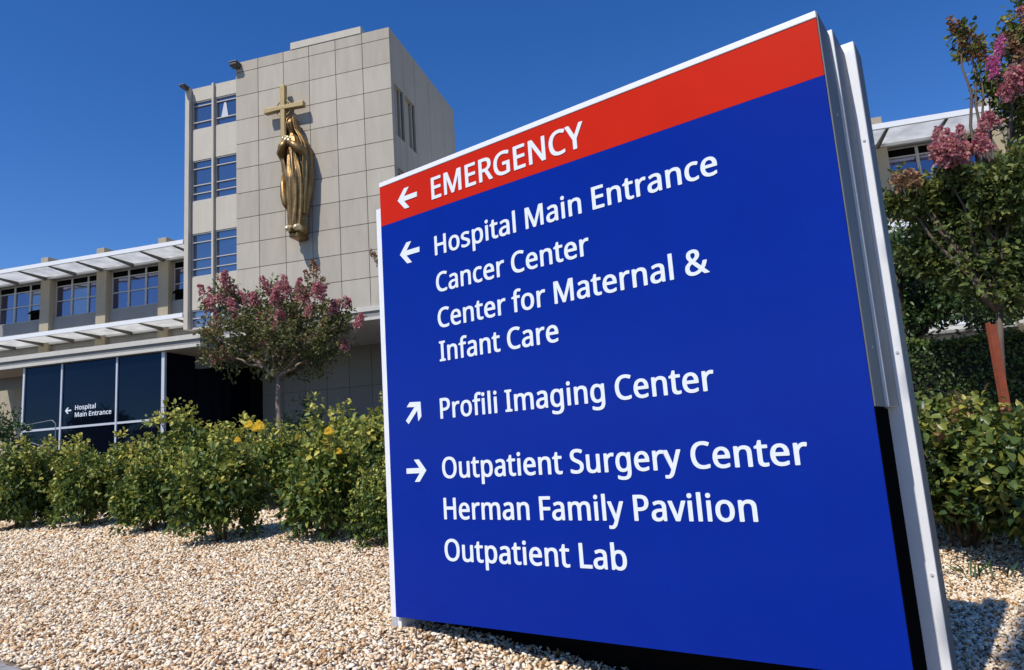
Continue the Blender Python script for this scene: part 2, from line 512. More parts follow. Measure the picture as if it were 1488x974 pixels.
def build_gravel():
    rng = np.random.RandomState(5)
    pts = []
    def field(x0, x1, y0, y1, sp, keep):
        nx, ny = int((x1 - x0) / sp), int((y1 - y0) / sp)
        X, Y = np.meshgrid(np.arange(nx), np.arange(ny))
        P = np.stack([x0 + (X.ravel() + rng.rand(nx * ny) * 0.95) * sp, y0 + (Y.ravel() + rng.rand(nx * ny) * 0.95) * sp], 1)
        P = P[keep(P)]
        pts.append(np.c_[P, np.full(len(P), sp)])
    def sgn_n(P):
        q = (np.c_[P, np.zeros(len(P))] - SGN.o) @ SGN.m.T
        return q[:, 0], q[:, 1]
    def keep_near(P):
        u, n = sgn_n(P)
        return (n > -1.38) & (P[:, 0] > -0.86 * P[:, 1] - 0.3) & (P[:, 0] < 0.85 * P[:, 1] + 0.3)
    field(-6.2, 5.2, 2.4, 6.2, 0.0203, keep_near)
    field(-8.0, 6.5, 6.2, 8.5, 0.025, lambda P: (P[:, 0] > -0.84 * P[:, 1]) & (P[:, 0] < 0.8 * P[:, 1]))
    field(-10.0, 7.5, 8.5, 12.0, 0.034, lambda P: (P[:, 0] > -0.84 * P[:, 1]) & (P[:, 0] < 0.8 * P[:, 1]))
    P = np.vstack(pts)
    N = len(P)
    # icosahedron
    t = (1 + 5 ** 0.5) / 2
    iv = np.array([(-1, t, 0), (1, t, 0), (-1, -t, 0), (1, -t, 0), (0, -1, t), (0, 1, t), (0, -1, -t), (0, 1, -t), (t, 0, -1), (t, 0, 1), (-t, 0, -1), (-t, 0, 1)], float) / math.sqrt(1 + t * t)
    fi = np.array([(0, 11, 5), (0, 5, 1), (0, 1, 7), (0, 7, 10), (0, 10, 11), (1, 5, 9), (5, 11, 4), (11, 10, 2), (10, 7, 6), (7, 1, 8), (3, 9, 4), (3, 4, 2), (3, 2, 6), (3, 6, 8), (3, 8, 9), (4, 9, 5), (2, 4, 11), (6, 2, 10), (8, 6, 7), (9, 8, 1)])
    V = iv[None] * (1 + 0.6 * (rng.rand(N, 12, 1) - 0.5)) + 0.25 * (rng.rand(N, 12, 3) - 0.5)
    sc = P[:, 2:3] * (0.42 + 0.55 * rng.rand(N, 1) ** 2)
    S = np.concatenate([sc * (0.95 + 0.7 * rng.rand(N, 1) ** 2), sc * (0.6 + 0.4 * rng.rand(N, 1)), sc * (0.26 + 0.34 * rng.rand(N, 1))], 1)
    V = V * S[:, None, :]
    # random rotation: yaw + tilt
    yaw = rng.rand(N) * 2 * math.pi; til = rng.randn(N) * 0.6; til2 = rng.randn(N) * 0.5
    c, s = np.cos(til)[:, None], np.sin(til)[:, None]
    V = np.stack([V[..., 0], V[..., 1] * c - V[..., 2] * s, V[..., 1] * s + V[..., 2] * c], -1)
    c, s = np.cos(til2)[:, None], np.sin(til2)[:, None]
    V = np.stack([V[..., 0] * c - V[..., 2] * s, V[..., 1], V[..., 0] * s + V[..., 2] * c], -1)
    c, s = np.cos(yaw)[:, None], np.sin(yaw)[:, None]
    V = np.stack([V[..., 0] * c - V[..., 1] * s, V[..., 0] * s + V[..., 1] * c, V[..., 2]], -1)
    z = ground_z(P[:, 0], P[:, 1]) + (rng.rand(N) - 0.3) * 0.022
    V += np.stack([P[:, 0], P[:, 1], z], 1)[:, None, :]
    F = (fi[None] + (np.arange(N) * 12)[:, None, None]).reshape(-1, 3)
    tint = np.repeat(np.clip(rng.rand(N) ** 0.9 + 0.06 * rng.randn(N), 0, 1), 12)
    o = raw('gravel', V.reshape(-1, 3), F, M['stone'], tint=tint)
    tag(o, 'cream and tan crushed gravel spread around the sign', 'gravel', kind='stuff')
    print('stones', N)
build_gravel()

# ------------------------------------------------------------------ lettering outlines (units: cap height = 1000)
SPACE=364
GLYPHS={
'&':(1049,[[44,243,44,281,51,329,65,375,84,413,116,453,152,487,193,519,247,555,250,559,248,565,205,619,173,665,157,697,145,735,138,777,141,835,154,887,170,919,184,939,227,979,261,999,303,1016,367,1030,413,1034,463,1032,507,1025,555,1011,589,995,619,975,640,957,664,927,679,897,693,851,698,813,698,785,690,737,677,699,661,672,644,649,596,601,548,563,512,539,509,533,723,324,733,319,739,323,751,343,769,383,790,441,806,499,813,510,823,515,841,518,951,518,971,515,984,509,989,497,985,479,962,401,939,343,907,277,884,239,855,204,854,199,886,165,1045,12,1050,5,1050,-3,1040,-13,1017,-18,863,-18,843,-15,830,-9,733,84,657,35,605,9,563,-7,527,-17,447,-30,367,-32,321,-28,265,-17,207,3,169,23,124,57,101,83,80,113,60,157,49,203],[233,265,235,239,241,209,250,189,265,167,282,149,299,137,323,125,351,116,369,114,431,114,465,119,503,128,565,157,599,179,618,195,614,201,572,243,366,443,359,447,333,431,305,410,274,381,263,367,247,339,240,319],[318,803,323,759,337,723,367,677,388,651,399,642,407,645,445,672,471,694,486,711,501,735,509,751,516,787,513,827,507,845,499,859,488,873,471,885,439,896,403,896,389,893,369,886,349,873,339,863,326,841,321,825]]),
'C':(909,[[55,469,58,565,68,637,85,705,112,773,137,819,176,872,222,918,282,961,324,983,352,995,426,1017,508,1030,596,1032,680,1024,764,1006,840,978,862,967,868,961,870,955,869,947,823,851,814,840,802,835,788,833,774,835,706,861,648,878,608,884,560,886,506,882,462,871,416,852,388,834,361,813,326,773,302,737,286,705,264,641,254,587,249,543,249,455,252,431,258,383,271,329,287,287,304,253,330,215,362,180,400,153,432,137,478,123,520,116,576,114,636,118,700,129,790,152,802,153,818,150,829,143,833,129,833,31,830,21,824,15,766,-5,724,-16,678,-24,588,-32,516,-32,452,-26,388,-13,338,3,278,31,224,68,180,110,148,151,126,187,96,253,78,311,64,381]]),
'E':(803,[[106,9,106,991,109,1005,121,1014,145,1018,685,1018,705,1015,715,1011,721,1005,724,995,724,897,719,883,709,876,685,872,301,872,293,869,292,605,295,597,661,596,683,593,695,586,699,575,700,477,698,465,693,458,683,453,665,450,295,449,292,441,292,137,295,129,301,128,685,128,709,124,719,117,724,105,724,7,721,-5,711,-13,687,-18,143,-18,125,-15,115,-11,108,-3]]),
'F':(751,[[106,9,106,991,109,1005,121,1014,145,1018,685,1018,705,1015,715,1011,721,1005,724,995,724,897,719,883,709,876,685,872,301,872,295,871,292,863,293,557,301,554,661,554,683,550,693,543,698,531,698,431,695,419,685,411,661,406,295,405,292,397,292,9,289,-5,279,-13,257,-18,141,-18,123,-15,113,-10,108,-3]]),
'G':(1044,[[55,469,58,561,70,641,86,701,103,745,120,779,148,825,186,872,232,915,264,939,302,962,364,991,446,1016,540,1030,636,1032,710,1026,790,1011,836,999,890,981,918,969,928,961,930,955,929,947,884,843,877,835,866,831,854,829,840,831,774,856,690,878,644,884,588,886,518,880,474,869,418,845,378,819,338,781,314,751,296,721,274,673,258,617,252,579,247,533,247,467,252,419,262,361,286,289,299,263,318,233,334,212,360,186,396,160,428,143,462,130,490,123,554,114,646,114,674,116,750,128,756,131,759,135,759,393,756,397,750,398,574,398,548,405,542,411,539,423,539,521,543,533,554,542,578,546,908,546,936,539,942,533,945,521,945,47,942,33,932,24,838,-3,738,-22,654,-30,536,-32,468,-26,404,-13,346,5,294,29,260,49,230,71,182,116,148,159,116,212,95,261,72,339,62,397]]),
'H':(1062,[[106,9,106,991,110,1007,121,1014,141,1018,255,1018,279,1013,290,1003,292,991,292,605,295,597,735,596,741,597,744,605,744,991,746,1003,757,1013,781,1018,895,1018,913,1015,923,1010,928,1003,930,991,930,9,925,-7,915,-14,895,-18,781,-18,757,-13,746,-3,744,9,744,439,741,447,735,448,295,447,292,439,292,9,290,-3,279,-13,257,-18,141,-18,123,-15,113,-10,108,-3]]),
'I':(499,[[26,9,26,69,32,83,45,89,139,110,143,114,144,121,144,883,137,889,45,911,31,918,26,933,26,993,28,1003,39,1013,63,1018,409,1018,435,1013,444,1007,448,995,448,933,444,921,437,915,427,911,337,889,333,887,330,881,330,121,331,114,335,110,427,89,442,81,448,65,448,7,446,-3,435,-13,411,-18,63,-18,45,-15,35,-11,28,-3]]),
'L':(758,[[106,9,106,997,109,1005,115,1011,139,1018,259,1018,283,1011,289,1005,292,993,293,133,301,130,691,130,713,127,725,120,729,109,729,3,727,-5,721,-11,693,-18,145,-18,125,-15,115,-11,108,-3]]),
'M':(1294,[[106,9,106,991,107,1001,112,1009,123,1015,143,1018,313,1018,337,1014,349,1005,628,267,633,260,637,263,641,273,922,1005,935,1014,959,1018,1127,1018,1147,1015,1159,1008,1164,991,1164,9,1162,-1,1158,-9,1147,-15,1129,-18,1015,-18,991,-12,984,-7,981,1,979,698,969,677,710,-3,699,-13,673,-18,581,-18,559,-13,549,-5,295,671,285,693,282,689,282,679,281,1,273,-11,249,-18,143,-18,125,-15,115,-11,108,-3]]),
'N':(1088,[[106,9,106,991,110,1007,121,1014,141,1018,273,1018,297,1014,309,1006,760,307,783,275,786,285,782,351,783,999,786,1007,793,1012,817,1018,923,1018,941,1015,951,1010,956,1003,958,991,958,9,953,-7,943,-14,923,-18,791,-18,767,-14,754,-5,292,711,281,724,278,721,278,713,282,641,281,1,273,-11,249,-18,143,-18,125,-15,115,-11,108,-3]]),
'O':(1118,[[55,471,58,571,64,623,76,685,95,747,111,785,126,815,156,861,176,885,216,925,252,953,286,974,326,993,376,1011,458,1028,496,1032,564,1034,620,1030,680,1020,718,1010,772,990,808,972,845,949,874,926,918,882,947,845,970,806,991,763,1009,713,1021,669,1033,599,1037,551,1037,451,1027,365,1013,303,997,255,976,207,951,165,915,117,878,80,844,53,810,31,768,10,726,-6,684,-17,624,-28,576,-32,516,-32,454,-26,392,-14,334,5,284,29,248,51,218,75,176,117,156,141,131,179,106,229,91,269,72,339,60,413],[249,547,249,453,252,425,262,359,278,301,304,244,330,205,356,177,394,149,440,128,492,116,514,114,580,114,626,120,678,137,714,157,733,171,755,193,781,227,813,293,825,331,837,387,845,473,845,533,839,603,821,685,812,713,790,759,753,811,728,834,702,851,662,870,618,882,582,886,516,886,480,882,438,871,414,861,384,845,358,826,338,805,304,757,289,727,275,691,262,643,254,595]]),
'P':(871,[[106,9,106,991,109,1005,119,1013,143,1018,433,1018,467,1016,519,1010,581,997,629,981,671,961,693,947,720,925,753,887,766,867,780,839,798,785,806,727,806,683,801,649,788,595,776,565,761,535,735,498,693,458,643,426,595,404,525,385,451,374,295,371,292,363,292,9,289,-5,279,-13,257,-18,141,-18,123,-15,113,-10,108,-3],[292,865,293,519,301,516,409,516,463,522,495,529,529,542,553,555,573,570,591,595,603,619,611,651,616,687,616,715,608,763,595,793,573,823,553,839,533,850,511,859,467,870,421,874,301,874,295,873]]),
'R':(895,[[106,9,106,991,109,1005,119,1013,143,1018,443,1018,477,1016,553,1006,597,995,643,979,683,959,711,940,740,913,765,879,783,843,797,799,803,763,806,735,803,671,796,631,784,597,769,567,742,529,716,503,695,487,651,460,617,443,615,437,875,11,878,3,877,-5,867,-13,843,-18,707,-18,689,-15,678,-9,447,383,441,393,433,396,301,396,293,393,292,9,287,-7,277,-14,257,-18,141,-18,123,-15,113,-10,108,-3],[292,863,292,547,295,539,443,538,469,540,509,549,533,558,553,569,573,585,591,609,603,633,610,653,616,697,614,745,608,775,593,807,578,827,543,850,513,861,485,868,445,872,301,872,295,871]]),
'S':(793,[[41,43,42,149,46,161,54,167,70,170,84,169,158,143,252,120,310,114,386,114,408,116,440,123,468,133,502,154,519,171,534,195,543,217,547,247,545,285,535,321,521,343,499,365,472,383,430,405,286,463,216,497,175,523,152,540,119,571,100,595,77,637,64,675,58,705,53,751,56,793,64,833,74,861,96,901,112,922,138,948,162,966,194,986,234,1003,264,1013,310,1024,352,1030,440,1032,490,1028,542,1020,620,1001,699,971,707,961,707,951,671,851,664,842,656,837,640,834,626,835,554,861,480,880,410,886,348,882,306,868,274,846,252,813,246,795,241,765,244,725,250,701,264,675,288,649,324,625,372,601,512,544,590,505,624,483,647,465,674,438,691,417,707,391,723,349,731,305,733,255,729,215,721,183,707,143,688,111,672,90,628,48,596,27,556,7,482,-17,402,-30,372,-32,272,-30,230,-26,158,-14,102,1,60,17,46,27]]),
'Y':(817,[[-28,999,-26,1007,-19,1012,7,1018,133,1018,153,1014,163,1008,381,596,393,575,397,572,413,598,631,1008,641,1014,661,1018,783,1018,807,1014,819,1005,820,993,809,973,491,387,490,7,487,-5,479,-12,453,-18,341,-18,317,-13,307,-5,304,9,303,379,-24,987]]),
'a':(810,[[34,193,35,225,41,265,59,315,75,341,89,358,117,384,145,403,207,431,233,440,295,454,373,464,505,468,519,471,522,475,520,535,512,577,505,593,493,610,467,631,441,641,413,646,353,644,319,637,281,625,199,591,173,591,161,597,153,609,119,695,119,703,123,710,181,737,263,764,337,778,413,782,493,774,531,765,561,755,588,743,613,727,648,695,669,665,684,631,696,585,702,533,702,9,700,-3,695,-10,683,-15,665,-18,589,-18,565,-13,555,-3,543,45,537,50,505,25,468,1,437,-12,403,-22,329,-32,281,-32,233,-26,197,-17,163,-4,135,10,97,39,77,61,57,95,46,123,39,155],[222,221,223,187,231,155,248,131,271,115,305,104,353,104,389,110,419,121,441,133,465,150,482,167,501,197,510,219,518,259,520,283,519,345,515,348,505,348,391,342,335,333,295,321,267,306,253,294,243,281,228,253]]),
'b':(885,[[89,9,89,1061,92,1069,98,1075,122,1082,240,1082,264,1075,270,1069,273,1059,272,724,278,723,326,752,374,769,434,780,478,782,552,774,606,758,650,737,692,708,727,673,754,635,774,598,794,541,805,495,813,431,815,369,809,281,800,235,784,179,766,136,740,95,718,68,682,35,648,12,604,-9,556,-23,496,-32,452,-32,414,-28,364,-17,334,-6,288,19,252,45,248,39,236,-3,228,-11,218,-15,198,-18,126,-18,110,-16,94,-8],[273,423,273,329,284,251,302,195,314,171,333,145,352,131,372,120,402,111,442,106,470,106,506,113,530,123,561,145,578,167,592,190,610,237,619,273,625,319,627,395,621,467,608,521,588,567,572,591,557,607,525,629,502,637,480,642,422,642,406,640,374,631,352,620,330,604,321,593,298,551,281,493]]),
'c':(696,[[47,343,47,403,53,467,65,525,80,569,100,611,129,655,168,696,204,723,248,746,300,765,336,774,396,782,466,782,538,772,582,761,616,750,644,738,652,731,654,717,618,621,613,613,604,608,588,605,576,606,500,629,450,638,398,638,374,634,346,624,320,610,302,596,287,579,263,537,247,493,239,451,235,411,235,333,239,295,247,255,256,227,270,197,299,155,326,134,348,123,374,114,410,110,466,112,496,116,548,131,600,151,614,152,630,149,640,141,643,127,643,31,640,21,632,13,572,-11,522,-24,452,-32,400,-32,356,-28,296,-15,250,1,212,20,166,52,139,79,112,115,92,149,77,183,62,233,51,291]]),
'e':(814,[[47,343,47,401,53,463,63,511,78,557,104,613,120,639,143,669,190,713,228,738,268,757,322,773,378,782,442,782,486,776,526,766,574,747,622,718,667,675,692,641,716,595,734,543,745,489,749,439,749,361,745,345,734,338,712,334,242,334,236,331,235,327,241,281,250,245,261,219,270,201,289,173,310,152,332,137,348,128,378,117,414,110,490,110,512,112,576,125,670,157,684,159,704,154,712,147,715,137,715,41,713,31,708,24,698,19,612,-11,542,-26,476,-32,412,-32,348,-24,310,-15,250,7,202,33,162,64,133,95,110,127,88,167,68,219,55,269],[241,473,243,469,248,468,550,468,558,471,559,477,553,519,544,549,530,579,509,609,482,629,460,639,424,646,396,646,372,643,344,634,322,623,298,603,274,571,259,541,249,515]]),
'f':(506,[[-9,665,-9,711,-2,724,122,767,125,857,130,887,142,933,155,967,172,993,203,1027,224,1043,258,1062,300,1077,342,1086,388,1090,440,1088,502,1077,552,1063,562,1058,569,1049,570,1039,540,951,532,939,508,933,424,952,384,952,372,950,350,939,335,925,322,901,315,883,307,837,306,771,314,768,460,768,486,761,492,755,495,745,495,663,492,651,486,645,462,638,314,638,308,637,305,633,305,7,302,-5,292,-13,268,-18,158,-18,136,-13,125,-3,123,9,123,633,116,638,28,638,10,641,-5,649]]),
'g':(885,[[47,345,47,403,53,469,66,529,86,587,108,631,137,673,165,703,210,737,260,761,300,773,356,782,418,782,470,773,512,761,556,741,604,708,608,715,615,753,620,760,630,764,650,768,736,768,756,764,767,759,772,751,773,741,773,-15,771,-59,762,-115,742,-179,720,-221,686,-264,644,-297,590,-324,556,-335,520,-344,436,-354,332,-352,252,-342,176,-324,124,-305,112,-298,105,-283,105,-181,110,-168,124,-161,136,-159,150,-161,216,-188,264,-201,296,-208,350,-214,424,-216,450,-214,482,-205,514,-189,533,-175,546,-161,565,-133,579,-103,589,-55,591,23,589,27,586,27,544,2,494,-17,468,-24,406,-32,366,-32,304,-23,256,-9,210,13,176,36,137,75,116,103,95,139,77,181,62,233,51,291],[235,409,237,309,252,233,261,209,276,179,294,152,306,140,336,119,360,110,380,106,438,106,474,113,500,122,528,141,543,155,559,179,572,207,587,265,591,305,591,421,583,487,572,529,550,575,539,591,524,606,490,627,468,635,436,642,402,644,376,641,352,635,324,621,294,593,276,567,262,539,250,505,244,479]]),
'i':(385,[[89,9,90,749,94,757,100,762,124,768,236,768,254,765,268,758,273,743,272,1,264,-11,240,-18,126,-18,108,-15,98,-11,91,-3],[79,947,83,983,90,1003,100,1018,128,1038,172,1050,190,1050,212,1046,247,1031,272,1003,283,967,283,941,280,927,267,897,248,878,234,870,216,863,192,858,170,858,146,863,126,871,108,883,89,907,83,923]]),
'l':(385,[[89,9,89,1061,92,1069,98,1075,122,1082,240,1082,264,1075,270,1069,273,1057,273,3,270,-5,264,-11,240,-18,126,-18,108,-15,98,-11,91,-3]]),
'm':(1334,[[89,9,89,741,91,753,98,761,126,768,212,768,232,765,240,761,246,755,256,713,260,710,304,741,336,757,378,771,438,782,494,782,518,780,572,769,608,757,632,745,664,724,697,689,702,687,754,730,810,758,846,770,896,780,916,782,976,782,1050,769,1086,757,1110,745,1144,722,1169,697,1184,675,1195,655,1210,615,1219,579,1225,531,1227,481,1227,9,1225,-3,1218,-11,1190,-18,1082,-18,1058,-13,1047,-3,1045,9,1045,479,1041,535,1027,581,1012,605,999,619,968,637,948,642,922,643,890,642,864,637,842,629,814,613,798,598,786,581,775,561,762,527,753,487,749,449,749,9,747,-3,742,-10,732,-15,714,-18,604,-18,580,-13,569,-3,567,9,567,489,563,535,552,573,541,595,532,608,520,620,502,631,466,642,408,642,382,636,354,624,332,608,316,588,301,561,288,525,279,487,273,431,273,9,270,-5,260,-13,238,-18,124,-18,106,-15,96,-10,91,-3]]),
'n':(890,[[89,9,89,741,94,758,106,765,126,768,212,768,232,765,240,761,246,755,255,713,260,709,286,728,314,744,374,767,410,776,452,782,516,782,574,774,614,763,664,741,694,722,728,687,753,647,768,603,779,549,783,483,783,9,778,-8,768,-14,748,-18,640,-18,616,-14,604,-5,601,9,601,479,594,541,582,578,570,597,556,613,534,628,514,637,492,642,462,643,426,642,400,637,374,629,356,620,337,607,319,587,303,559,291,531,279,483,273,429,273,9,270,-5,260,-13,238,-18,124,-18,106,-15,96,-10,91,-3]]),
'o':(871,[[47,351,49,435,55,481,63,517,89,589,118,639,160,688,196,717,218,731,274,757,314,769,356,778,394,782,456,782,524,772,590,750,626,732,652,715,674,698,710,662,732,633,748,607,772,555,786,511,795,471,801,413,801,339,797,293,780,219,765,177,744,135,723,103,688,64,668,47,634,23,576,-5,530,-19,486,-28,444,-32,398,-32,362,-28,310,-17,274,-5,240,10,199,35,172,56,147,81,126,107,106,137,86,174,67,227,58,263,51,301],[235,411,235,337,239,299,250,249,262,215,276,187,301,151,316,139,338,124,368,113,408,106,440,106,464,109,502,121,532,139,556,163,580,201,592,229,600,255,611,311,615,383,609,457,594,517,572,565,553,593,540,605,504,628,486,635,454,642,390,642,354,633,332,623,312,610,292,590,266,547,246,489,239,455]]),
'p':(885,[[89,-327,89,741,92,755,102,763,124,768,214,768,232,765,242,761,248,755,256,715,260,708,302,739,340,759,386,773,442,782,506,782,552,775,606,760,646,741,672,725,694,708,728,674,751,643,780,585,794,543,805,497,813,433,815,385,811,301,807,269,792,205,774,155,763,131,729,81,706,56,674,29,646,11,620,-3,590,-14,556,-23,490,-32,452,-32,404,-26,374,-19,338,-7,306,9,278,27,272,28,273,-327,270,-341,260,-349,238,-354,124,-354,106,-351,96,-346,91,-339],[273,427,273,331,284,253,302,197,316,169,336,144,362,125,392,113,418,108,464,106,488,109,516,117,538,131,557,147,570,163,591,195,604,227,612,253,625,325,627,399,619,475,603,531,582,573,567,595,554,608,534,623,514,633,484,641,456,644,402,639,374,631,352,620,339,611,323,595,310,575,298,551,282,497]]),
'r':(602,[[89,9,89,741,92,755,102,763,124,768,214,768,238,763,246,758,250,749,255,693,260,686,294,718,324,741,364,762,396,773,444,782,502,782,564,774,576,769,584,761,587,749,573,647,567,635,556,629,538,626,488,634,440,634,418,629,398,621,366,603,334,576,310,543,288,499,279,469,273,429,273,9,270,-5,260,-13,238,-18,124,-18,106,-15,96,-10,91,-3]]),
's':(695,[[41,553,42,583,51,629,62,655,86,689,114,716,140,733,170,748,210,763,254,774,314,782,394,782,418,780,472,772,518,761,574,743,614,726,621,713,617,699,580,613,574,606,566,602,552,600,538,601,462,627,404,642,364,646,322,646,274,638,244,623,226,603,219,581,220,559,224,545,232,530,251,513,304,484,454,422,512,394,544,375,570,356,605,319,624,285,633,257,637,229,637,187,633,155,621,117,609,93,592,70,552,33,532,20,500,4,438,-17,362,-30,272,-32,222,-28,182,-22,122,-7,82,7,50,22,44,37,43,137,47,149,56,157,74,161,88,159,174,126,244,108,280,104,344,104,366,106,396,113,428,130,443,145,453,163,459,197,455,221,445,241,435,253,406,273,362,296,190,368,138,397,104,422,74,455,58,483,46,519]]),
't':(530,[[-8,665,-7,711,-1,724,103,775,151,925,157,933,169,938,185,940,247,940,267,936,278,929,282,915,282,777,285,769,463,768,483,764,494,757,498,743,498,663,495,651,489,645,461,638,291,638,283,635,282,205,289,167,297,147,315,125,339,110,375,104,419,108,471,119,487,117,498,111,504,97,504,15,501,3,495,-4,453,-19,393,-30,367,-32,307,-30,255,-19,217,-5,179,17,147,49,127,79,117,101,107,135,101,175,98,205,98,633,91,638,29,638,9,641,-3,649]]),
'u':(890,[[81,237,81,741,83,753,89,761,100,765,118,768,228,768,252,763,263,753,265,741,265,267,269,215,282,173,294,153,306,139,328,123,344,115,368,108,396,106,422,106,468,113,494,122,517,135,537,151,554,175,567,201,578,230,588,281,593,321,593,741,596,755,608,764,632,768,742,768,762,764,772,757,777,741,777,9,775,-3,768,-11,758,-15,740,-18,652,-18,632,-15,623,-11,618,-5,609,33,606,39,568,14,528,-5,476,-21,428,-30,402,-32,334,-30,274,-20,236,-8,198,10,171,27,149,47,123,79,109,105,93,151,85,191]]),
'v':(735,[[-28,749,-26,757,-19,762,7,768,127,768,149,763,159,755,355,216,360,221,552,755,565,764,589,768,705,768,727,763,737,755,739,747,735,733,461,13,454,-3,447,-11,419,-18,291,-18,267,-13,257,-5]]),
'y':(738,[[-27,749,-24,757,-18,762,8,768,128,768,150,763,161,755,319,343,358,233,362,227,366,232,554,755,564,763,586,768,706,768,732,762,739,757,742,751,741,741,727,703,401,-153,379,-197,353,-237,326,-270,304,-292,260,-322,228,-336,194,-346,136,-354,68,-352,0,-340,-10,-334,-14,-323,-15,-233,-10,-218,0,-212,16,-210,92,-218,124,-216,150,-207,175,-191,199,-165,223,-127,273,-3]]),
}


def text_loops(body):
    """closed outlines of a line of text, cap height 1, and its width"""
    out, x = [], 0.0
    for ch in body:
        if ch == ' ':
            x += SPACE / 1000.0
            continue
        adv, loops = GLYPHS[ch]
        for q in loops:
            a = np.array(q, float).reshape(-1, 2) / 1000.0
            out.append(a + np.array([x, 0]))
        x += adv / 1000.0
    mn = min(a[:, 0].min() for a in out); mx = max(a[:, 0].max() for a in out)
    return [a - np.array([mn, 0]) for a in out], mx - mn

def filled(name, loops, mat_, fr, y, parent, thick=0.002):
    """closed outlines in local x,z (holes cut) as a thin raised plate standing proud of the plane y"""
    c = bpy.data.curves.new(name + '_outline', 'CURVE')
    c.dimensions = '2D'
    c.fill_mode = 'BOTH'
    c.extrude = thick / 2
    for a in loops:
        s = c.splines.new('POLY')
        s.points.add(len(a) - 1)
        s.points.foreach_set('co', np.c_[a, np.zeros(len(a)), np.ones(len(a))].astype(np.float32).ravel())
        s.use_cyclic_u = True
    t = bpy.data.objects.new(name + '_outline', c)
    me = bpy.data.meshes.new_from_object(t)
    bpy.data.objects.remove(t)
    bpy.data.curves.remove(c)
    V = np.zeros(len(me.vertices) * 3, np.float32)
    me.vertices.foreach_get('co', V)
    V = V.reshape(-1, 3)
    L = np.stack([V[:, 0], y - thick / 2 - V[:, 2], V[:, 1]], 1)
    W = fr.w(L) - base_of(parent)
    me.vertices.foreach_set('co', W.astype(np.float32).ravel())
    me.update()
    me.name = name
    me.materials.clear()
    me.materials.append(mat_)
    o = bpy.data.objects.new(name, me)
    COL.objects.link(o)
    if parent is not None: o.parent = parent
    return o

def line_of_text(name, body, x0, x1, z, cap, fr, y, parent, m):
    loops, w = text_loops(body)
    k = (x1 - x0) / w
    return filled(name, [np.stack([x0 + a[:, 0] * k, z + a[:, 1] * cap], 1) for a in loops], m, fr, y, parent)

ARROW = np.array([(0, .095), (.66, .095), (.40, .40), (.64, .40), (1, 0), (.64, -.40), (.40, -.40), (.66, -.095), (0, -.095)])
def arrow(name, cx, cz, size, ang, fr, y, parent, m):
    a = (ARROW - np.array([.5, 0])) * size
    c, s = math.cos(ang), math.sin(ang)
    a = np.stack([a[:, 0] * c - a[:, 1] * s + cx, a[:, 0] * s + a[:, 1] * c + cz], 1)
    return filled(name, [a], m, fr, y, parent)

# ------------------------------------------------------------------ hospital tower (building frame: x right, y into the building)
rngb = np.random.RandomState(11)
def window_unit(parent, x0, x1, z0, z1, y, bars, glass, frame_mat, fw=0.05, ybar=0.06, nm='window', blind=None):
    f = MB(BLD)
    f.box(x0, x0 + fw, y - ybar, y + 0.04, z0, z1)
    f.box(x1 - fw, x1, y - ybar, y + 0.04, z0, z1)
    f.box(x0 + fw, x1 - fw, y - ybar, y + 0.04, z1 - fw, z1)
    f.box(x0 + fw, x1 - fw, y - ybar, y + 0.04, z0, z0 + fw)
    for b in bars:
        f.box(x0 + fw, x1 - fw, y - ybar, y + 0.04, b - fw / 2, b + fw / 2)
    w = obj(nm, f, frame_mat, parent)
    e = rngb.uniform(-.006, .006, 4)              # panes never sit quite true in their frames
    p = MB(BLD)
    p.add([(x0 + fw, y + .012 + e[0], z0 + fw), (x1 - fw, y + .012 + e[1], z0 + fw), (x1 - fw, y + .012 + e[2], z1 - fw), (x0 + fw, y + .012 + e[3], z1 - fw),
           (x0 + fw, y + .03, z0 + fw), (x1 - fw, y + .03, z0 + fw), (x1 - fw, y + .03, z1 - fw), (x0 + fw, y + .03, z1 - fw)],
          [(0, 1, 2), (0, 2, 3), (4, 6, 5), (4, 7, 6), (0, 5, 1), (0, 4, 5), (1, 5, 6), (1, 6, 2), (2, 6, 7), (2, 7, 3), (3, 7, 4), (3, 4, 0)])
    obj('pane', p, M['glass_blind'] if rngb.rand() < 0.22 else glass, w)
    return w

tw = thing('hospital_tower', BLD.w((-4.4, 0, 0.45)), 'tall pale concrete panel tower carrying the golden statue', 'building')
mb = MB(BLD)
JX = [-8.80, -7.47, -5.97, -4.48, -2.98, -1.49, 0.0]
JZ = [21.94, 21.37, 20.03, 18.69, 17.36, 16.02, 14.68, 13.35, 12.01, 10.67, 9.34, 7.98]
for i in range(6):
    for j in range(11):
        g = 0.014
        mb.box(JX[i] + (g if i else 0), JX[i + 1] - (g if i < 5 else 0), 0.0, 0.10, JZ[j + 1] + g, JZ[j] - (g if j else 0), val=float(rngb.rand()))
fw_ = obj('front_wall', mb, M['panel'], tw, bevel=0.008)
mb = MB(BLD)
mb.box(-8.79, -0.012, 0.06, 0.45, 7.99, 21.90)
obj('joint_backing', mb, M['joint'], tw)
